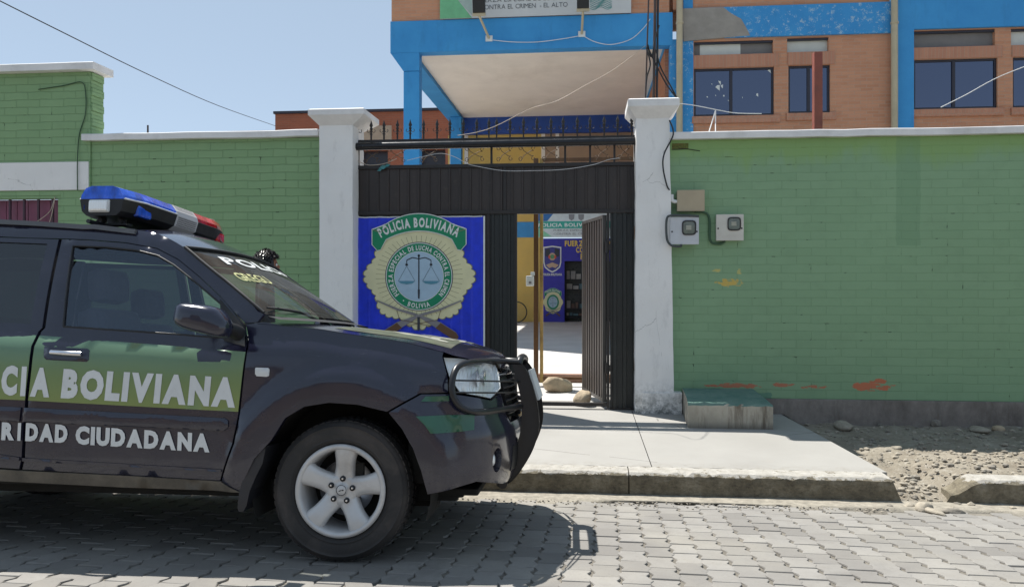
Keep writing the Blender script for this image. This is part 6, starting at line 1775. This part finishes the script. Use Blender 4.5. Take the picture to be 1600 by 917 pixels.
m = MB()
def bl_(s, x0, y0, x1, hpx, mb):
    a = cxy(x0, y0); b = cxy(x1, y0); h = Z(x0, y0-hpx, WY)-Z(x0, y0, WY)
    text_into(mb, s, lambda u, v: Vector((a.x+u, WY-.012, a.z+v)), w=b.x-a.x, h=h, bold=.05)
for a_ in (('FUERZA ESPECIAL', 882.5, 384.5, 962, 8.5), ('CONTRA', 900, 394.5, 936, 8.5), ('FELCC', 907, 405, 935, 8.5)):
    m = MB(); bl_(*a_, m); wp('lettering', m, cm('yellow_letter', (.70, .50, .12)), bo)
m = MB(); bl_('POLICIA BOLIVIANA', 848.5, 430.5, 878, 3.6, m); wp('small_lettering', m, WHITE, bo)
# striped shield crest
def poly_at(px0, py0, k, pts, l): return [(px0+x*k, py0+y*k) for x, y in pts]
cc = cxy(863, 404); kx = WY/1200
def Fc(l): return lambda u, v: Vector((cc.x+u*kx, WY-.004-.002*l, cc.z+v*kx))
sh = [(-14, 18), (0, 20), (14, 18), (14, -6), (12, -14), (6, -19), (0, -22), (-6, -19), (-12, -14), (-14, -6)]
m = MB(); fill(m, sh, Fc(1)); cr = wp('crest', m, WHITE, bo)
m = MB(); fill(m, [(x*.88, y*.9) for x, y in sh], Fc(2)); m.build('crest_field', cm('crest_blue', (.05, .05, .25)), cr)
m = MB(); fill(m, [(-11, 14), (-4, 16), (-3, 4), (-6, 2), (-11, 4)], Fc(3)); fill(m, [(11, 14), (4, 16), (3, 4), (6, 2), (11, 4)], Fc(3)); m.build('crest_wings', INK, cr)
m = MB(); ring(m, .01, 6, lambda u, v: Fc(4)(u*.9, v+3), 20); fill(m, [(-10, -10), (0, -6), (10, -10), (5, -15), (0, -13), (-5, -15)], Fc(4)); m.build('crest_figure', cm('crest_tan', (.5, .35, .25)), cr)
m = MB(); ring(m, .01, 3.4, lambda u, v: Fc(5)(u, v+3), 16); m.build('crest_oval', cm('crest_green', (.10, .28, .14)), cr)
m = MB(); fill(m, [(-6, 5), (-3, 5), (-3, 0), (-6, 0)], Fc(6)); fill(m, [(6, 5), (3, 5), (3, 0), (6, 0)], Fc(6)); m.build('crest_flags', cm('crest_red', (.55, .08, .05)), cr)
c2_ = cxy(864, 472); k2 = kx*16/88
bd = wp('badge', MB().add([(c2_.x-.01, WY-.001, c2_.z), (c2_.x+.01, WY-.001, c2_.z), (c2_.x, WY-.001, c2_.z+.01)], [(0, 1, 2)]), CREAM, bo)
badge(bd, lambda u, v, l: Vector((c2_.x+u*k2, WY-.004-.0012*l, c2_.z+v*k2*1.25)), detail=False)
# yellow side wall with blue band
sw = thing('yellow_wall', 'yellow courtyard wall with a light blue band left of the blue booth', 'wall', (X(820, WY), WY, 0))
wp('wall', MB().box(-4, X(847.5, WY), WY+.01, WY+.2, zb_, 4.2), MT['yellow'], sw)
wp('band', MB().box(-4, X(847, WY), WY-.01, WY+.008, Z(820, 371, WY), Z(820, 347, WY)), M('light_blue_band', (.05, .26, .55), .7), sw)
# inner banner
fy = 20.0
ib = thing('banner', 'white and teal police banner hanging inside the courtyard, seen above the open gate door', 'banner', (X(880, fy), fy, 2.6))
z0_, z1_ = Z(870, 371, fy), Z(870, 320, fy)
wp('sheet', MB().box(X(835, fy), X(1000, fy), fy, fy+.02, z0_, z1_), M('banner_white_two', (.58, .60, .60), .6), ib)
wp('teal_stripe', MB().box(X(835, fy), X(1000, fy), fy-.008, fy-.003, Z(870, 357, fy), Z(870, 346, fy)), cm('banner_teal_stripe', (.03, .33, .26)), ib)
m = MB(); m.add([Vector((X(835.5, fy), fy-.004, Z(870, 345.5, fy))), Vector((X(855, fy), fy-.004, Z(870, 345.5, fy))), Vector((X(876, fy), fy-.004, z1_)), Vector((X(835.5, fy), fy-.004, z1_))], [(0, 1, 2, 3)]); wp('blue_corner', m, cm('banner_blue', (.02, .12, .33)), ib)
m = MB(); m.add([Vector((X(835.5, fy), fy-.004, z0_+.01)), Vector((X(862, fy), fy-.004, z0_+.03)), Vector((X(845, fy), fy-.004, Z(870, 358, fy))), Vector((X(835.5, fy), fy-.004, Z(870, 358, fy)))], [(0, 1, 2, 3)]); wp('green_corner', m, cm('banner_mint', (.22, .52, .32)), ib)
m = MB()
def ibt(s, x0, y0, x1, hpx, mb, b=.03):
    a = at(x0, y0, fy-.01); w_ = X(x1, fy-.01)-a.x; h = Z(x0, y0-hpx, fy)-Z(x0, y0, fy); text_into(mb, s, lambda u, v: Vector((a.x+u, fy-.012, a.z+v)), w=w_, h=h, bold=b)
ibt('POLICIA BOLIVIANA', 841, 354.5, 936, 5.6, m); wp('lettering', m, WHITE, ib)
m = MB(); ibt('FUERZA ESPECIAL DE LUCHA', 865, 361.5, 950, 3.2, m, .0); ibt('CONTRA EL CRIMEN', 865, 367, 925, 3.2, m, .0); wp('small_lettering', m, GREY, ib)
m = MB()
for px in (893, 908): fill(m, [(-4.5, 5), (4.5, 5), (4, -2), (0, -5), (-4, -2)], lambda u, v, px=px: Vector((X(px, fy)+u*fy/1200, fy-.01, Z(px, 340, fy)+v*fy/1200)))
wp('crest_marks', m, GREY, ib)
m = MB().tube([(X(800, fy), fy+.01, z1_+.0), (X(1010, fy), fy+.01, z1_)], .02, 8); wp('pole', m, MT['gframe'], ib)
for px in (828, 1012):
    pass
m = MB().tube([(X(1005, fy), fy+.03, .05), (X(1005, fy), fy+.03, z1_+.05)], .03, 8); m.tube([(X(802, fy), fy+.03, .05), (X(802, fy), fy+.03, z1_+.05)], .03, 8); wp('support', m, MT['gframe'], ib)
# bicycle leaning by the yellow wall
bk = thing('bicycle', 'dark bicycle leaning on the yellow courtyard wall, half hidden by the gate', 'bicycle', (X(806, 23.9), 23.9, zb_))
def bw(cx, name):
    m = MB(); m.tube([(cx+.32*cos(a*pi/16), 0, .33+.32*sin(a*pi/16)) for a in range(33)], .018, 6, cap=False); w_ = m.build('wheel', MT['rubber'], bk)
    m = MB()
    for a in range(12): m.tube([(cx, 0, .33), (cx+.31*cos(a*pi/6), 0, .33+.31*sin(a*pi/6))], .002, 3)
    m.build('spokes', MT['chrome'], w_)
bw(.02, ''); bw(-1.02, '')
m = MB()
for a, b in (((.02, .33), (-.12, .82)), ((-.12, .82), (-.62, .84)), ((-.13, .72), (-.6, .30)), ((-.62, .88), (-.6, .30)), ((-.6, .30), (-1.02, .33)), ((-1.02, .33), (-.62, .80))): m.tube([(a[0], 0, a[1]), (b[0], 0, b[1])], .015, 6)
m.build('frame', MT['black'], bk)
m = MB().tube([(-.16, -.26, .98), (-.12, -.1, 1.0), (-.12, 0, .95), (-.12, .1, 1.0), (-.16, .2, .98)], .013, 6); m.tube([(-.12, 0, .82), (-.12, 0, .96)], .013, 6); m.build('handlebar', MT['black'], bk)
m = MB().box(-.76, -.52, -.06, .06, .89, .95, .02); m.build('saddle', MT['plastic'], bk)
# ------------------------------------------------------------------ brick building to the left, behind
RY = 29.0
rb_ = thing('brick_building', 'dark red brick building behind the left gate pillar with dark ground floor openings', 'building', (X(430, RY), RY, 0))
zr = Z(560, 176, RY)
xA, xB = X(430, RY), X(716, RY)
ops = [(X(560, RY), X(606, RY), Z(580, 258+30, RY), Z(580, 234, RY)), (X(654, RY), X(696, RY), Z(670, 290, RY), Z(670, 232, RY))]
m = MB(); xs_ = sorted([xA, xB]+[q for o in ops for q in o[:2]])
for a, b in zip(xs_, xs_[1:]):
    mid = (a+b)/2; z = 0
    for o in ops:
        if o[0] < mid < o[1]: m.box(a, b, RY, RY+.4, z, o[2]); z = o[3]
    m.box(a, b, RY, RY+.4, z, zr)
wp('wall', m, MT['bred2'], rb_)
for o in ops: wp('opening', MB().box(o[0]-.1, o[1]+.1, RY+.5, RY+.55, o[2]-.1, o[3]+.1), MT['bglassR'], rb_)
m = MB(); m.box(X(540, RY), X(612, RY), RY-.02, RY-.001, Z(580, 220, RY), Z(580, 197, RY)); wp('concrete_beam', m, M('tan_concrete', (.36, .29, .22), .85), rb_)
wp('roof_edge', MB().box(xA-.05, xB, RY-.08, RY+.4, zr+.002, zr+.1), MT['wframe'], rb_)
low_y = 20.0
lb2 = thing('low_brick_wall', 'thin line of low brick parapet showing over the left wall coping', 'wall', (X(240, low_y), low_y, 0))
zq = Z(340, 205.5, low_y)
wp('brickwork', MB().box(X(238, low_y), X(440, low_y), low_y, low_y+.3, 0, zq), MT['bred2'], lb2)
# sky line cable
wire('cable', [Vector(at(-40, -18, 9)), Vector(at(100, 52, 10)), Vector(at(230, 116, 13)), Vector(at(340, 165, 18)), Vector(at(430, 197, 26))], .008, MT['cable'], 'long dark cable crossing the sky from the upper left corner to the brick roof')
m = MB().tube([at(231, 196, 15), at(231, 212, 15)], .02, 6); tag(m.build('antenna_rod', mr_), 'tiny rod standing above the left wall coping', 'antenna')
# ------------------------------------------------------------------ across the street (seen in the car's windows)
op = thing('street_house', 'tan plastered house across the street, mirrored in the car', 'house', (0, -8, 0))
m = MB(); m.box(-16, 14, -8.4, -8, 0, 2.9); wp('wall', m, M('tan_plaster', (.30, .24, .19), .9, 0, .2, .6, .2, 20, (.2, .14, .1), .5), op)
m = MB(); m.box(-16.1, 14.1, -8.5, -7.8, 2.902, 3.05); wp('coping', m, MT['cement'], op)
tag(MB().box(-16, 14, -8, -6.6, -.1, .16).build('opposite_pavement', MT['sidewalk']), kind='structure')
for k, (za, zb3, ya) in enumerate(((4.4, 4.0, -4.5), (4.8, 4.4, -4.6), (5.3, 5.0, -4.4), (5.0, 4.6, -4.7), (6.3, 5.9, -4.5))):
    wire('overhead_cable', [Vector((-14+28*i/8, ya, za+(zb3-za)*sin(pi*i/8)-.02*i*k)) for i in range(9)], .014, MT['cable'], 'overhead street cable mirrored as a dark line in the car windows', 'cable', 'overhead cables along the street')

# ------------------------------------------------------------------ person behind the car
def person():
    pt_ = at(414, 393, 6.35); H = pt_.z; x, y = pt_.x, 6.35
    s = H/1.70
    J = [((0, 0, .93), .12, .10), ((0, 0, 1.10), .115, .095), ((0, 0, 1.28), .14, .10), ((0, 0, 1.41), .11, .085), ((0, .0, 1.47), .05, .05), ((0, 0, 1.53), .05, .055),
         ((.19, 0, 1.385), .055, .055), ((.25, .02, 1.13), .042, .042), ((.22, -.12, .95), .034, .034), ((-.19, 0, 1.385), .055, .055), ((-.25, .02, 1.13), .042, .042), ((-.22, -.12, .95), .034, .034),
         ((.09, 0, .86), .085, .085), ((.10, 0, .48), .058, .058), ((.10, .02, .09), .042, .042), ((.11, -.13, .04), .035, .03), ((-.09, 0, .86), .085, .085), ((-.10, 0, .48), .058, .058), ((-.10, .02, .09), .042, .042), ((-.11, -.13, .04), .035, .03)]
    E = [(0, 1), (1, 2), (2, 3), (3, 4), (4, 5), (3, 6), (6, 7), (7, 8), (3, 9), (9, 10), (10, 11), (0, 12), (12, 13), (13, 14), (14, 15), (0, 16), (16, 17), (17, 18), (18, 19)]
    me = bpy.data.meshes.new('person'); me.from_pydata([tuple(c*s for c in j[0]) for j in J], E, [])
    o = bpy.data.objects.new('person', me); COL.objects.link(o); o.location = (x, y, 0)
    md = o.modifiers.new('Skin', 'SKIN'); 
    for v, j in zip(me.skin_vertices[0].data, J): v.radius = (j[1]*s, j[2]*s)
    me.skin_vertices[0].data[0].use_root = True
    o.modifiers.new('Sub', 'SUBSURF').levels = 2; o.modifiers['Sub'].render_levels = 2
    me.materials.append(M('dark_jacket', (.03, .03, .035), .85)); md.use_smooth_shade = True
    o.rotation_euler.z = radians(112)
    tag(o, 'person with messy dark hair standing behind the car, only the head visible over the windshield', 'person')
    skin = M('skin', (.30, .13, .075), .55, 0, .1, 10, .1, 60)
    bm = bmesh.new(); bmesh.ops.create_uvsphere(bm, u_segments=32, v_segments=24, radius=1)
    for v in bm.verts:
        p = v.co; k = 1-.16*max(0, -p.z)
        q = Vector((p.x*.076*k, p.y*.095*(1-.10*max(0, -p.z)), p.z*.118))
        if p.y < -.8 and abs(p.x) < .3 and -.35 < p.z < .1: q.y -= .018*(1-abs(p.x)/.3)          # nose
        if p.y < -.6 and .12 < abs(p.x) < .5 and .02 < p.z < .22: q.y += .008                    # eye sockets
        v.co = q
    for sx_ in (-1, 1):
        r = bmesh.ops.create_uvsphere(bm, u_segments=12, v_segments=8, radius=1)
        for v in r['verts']: v.co = Vector((sx_*.078+v.co.x*.010, .008+v.co.y*.02, -.005+v.co.z*.034))
    hm = bpy.data.meshes.new('head'); bm.to_mesh(hm); bm.free()
    for p in hm.polygons: p.use_smooth = True
    h = bpy.data.objects.new('head', hm); COL.objects.link(h); hm.materials.append(skin); h.parent = o; h.location = (0, -.01, H-.125)
    for sx_ in (-1, 1):
        e = MB().lathe([(0, -.012), (.008, -.009), (.012, 0), (.008, .009), (0, .012)], 12); e.v = [(v[0]+sx_*.03, v[1]-.082, v[2]+.01) for v in e.v]; e.build('eye', WHITE, h)
    MB().tube([(-.022, -.088, -.055), (0, -.094, -.057), (.022, -.088, -.055)], .005, 6).build('mouth', M('lips', (.25, .08, .06), .5), h)
    # hair: tufts over the skull
    random.seed(17); m = MB()
    N = 2600
    for i in range(N):
        z = random.uniform(-.35, 1); a = random.uniform(0, 2*pi); r_ = math.sqrt(max(0, 1-z*z)); d = Vector((r_*cos(a), r_*sin(a), z))
        if d.y < -.35 and d.z < .55: continue
        p = Vector((d.x*.078, d.y*.098, d.z*.12)); L_ = random.uniform(.02, .05); side = Vector((random.gauss(0, 1), random.gauss(0, 1), random.gauss(0, .6)))
        dr_ = (d*.6+side*.45+Vector((0, 0, -.25))).normalized(); sd = dr_.cross(d).normalized()*random.uniform(.003, .006)
        q = p+dr_*L_*.6+d*.008; e = p+dr_*L_+Vector((0, 0, -.012))+d*.004
        m.add([p-sd, p+sd, q+sd, q-sd, e], [(0, 1, 2, 3), (3, 2, 4)])
    cap_ = MB(); rows = []
    for i in range(14):
        th_ = pi*.56*i/13; rows.append([Vector((sin(th_)*cos(2*pi*k/24)*.081, sin(th_)*sin(2*pi*k/24)*.101+.008, cos(th_)*.123)) for k in range(25)])
    m.grid(rows); hr_ = m.build('hair', M('dark_hair', (.018, .013, .012), .38), h)
person()
# ------------------------------------------------------------------ light and camera
SUN = Vector((-.42, .36, 1)).normalized()
w = bpy.data.worlds.new('World'); S.world = w; w.use_nodes = True
nt = w.node_tree; bg = nt.nodes['Background']
sky = nt.nodes.new('ShaderNodeTexSky'); sky.sky_type = 'NISHITA'; sky.sun_disc = False
sky.sun_elevation = math.asin(SUN.z); sky.sun_rotation = atan2(SUN.x, SUN.y)
sky.altitude = 3000; sky.air_density = 1.0; sky.dust_density = 1.2; sky.ozone_density = 1.0
hs = nt.nodes.new('ShaderNodeHueSaturation'); hs.inputs['Saturation'].default_value = .70; hs.inputs['Value'].default_value = .94
nt.links.new(sky.outputs[0], hs.inputs['Color']); hz = nt.nodes.new('ShaderNodeMix'); hz.data_type = 'RGBA'; hz.inputs[0].default_value = .82; hz.inputs[7].default_value = (1.12, 1.46, 1.82, 1)   # even hazy brightness of the sky
nt.links.new(hs.outputs[0], hz.inputs[6]); nt.links.new(hz.outputs[2], bg.inputs[0]); bg.inputs[1].default_value = .135
sl = bpy.data.lights.new('sun', 'SUN'); sl.energy = 3.25; sl.angle = radians(.5); sl.color = (1, .965, .9)
so = bpy.data.objects.new('sun', sl); COL.objects.link(so); so.rotation_euler = SUN.to_track_quat('Z', 'Y').to_euler(); so.location = (0, 0, 30)
cd = bpy.data.cameras.new('camera'); cam = bpy.data.objects.new('camera', cd); COL.objects.link(cam)
cam.location = (0, 0, EYE); cam.rotation_euler = (radians(90), 0, YAW)
cd.sensor_width = 36; cd.lens = 36*FPX/1600; cd.shift_y = -(917/2-HY)/1600; cd.clip_end = 2000; cd.clip_start = .05
S.camera = cam
S.view_settings.view_transform = 'Standard'; S.view_settings.look = 'None'; S.view_settings.gamma = 1; S.view_settings.exposure = 1.27
S.view_settings.use_curve_mapping = False
S.render.engine = 'CYCLES'; S.cycles.use_denoising = True; S.cycles.max_bounces = 8; S.cycles.transparent_max_bounces = 16
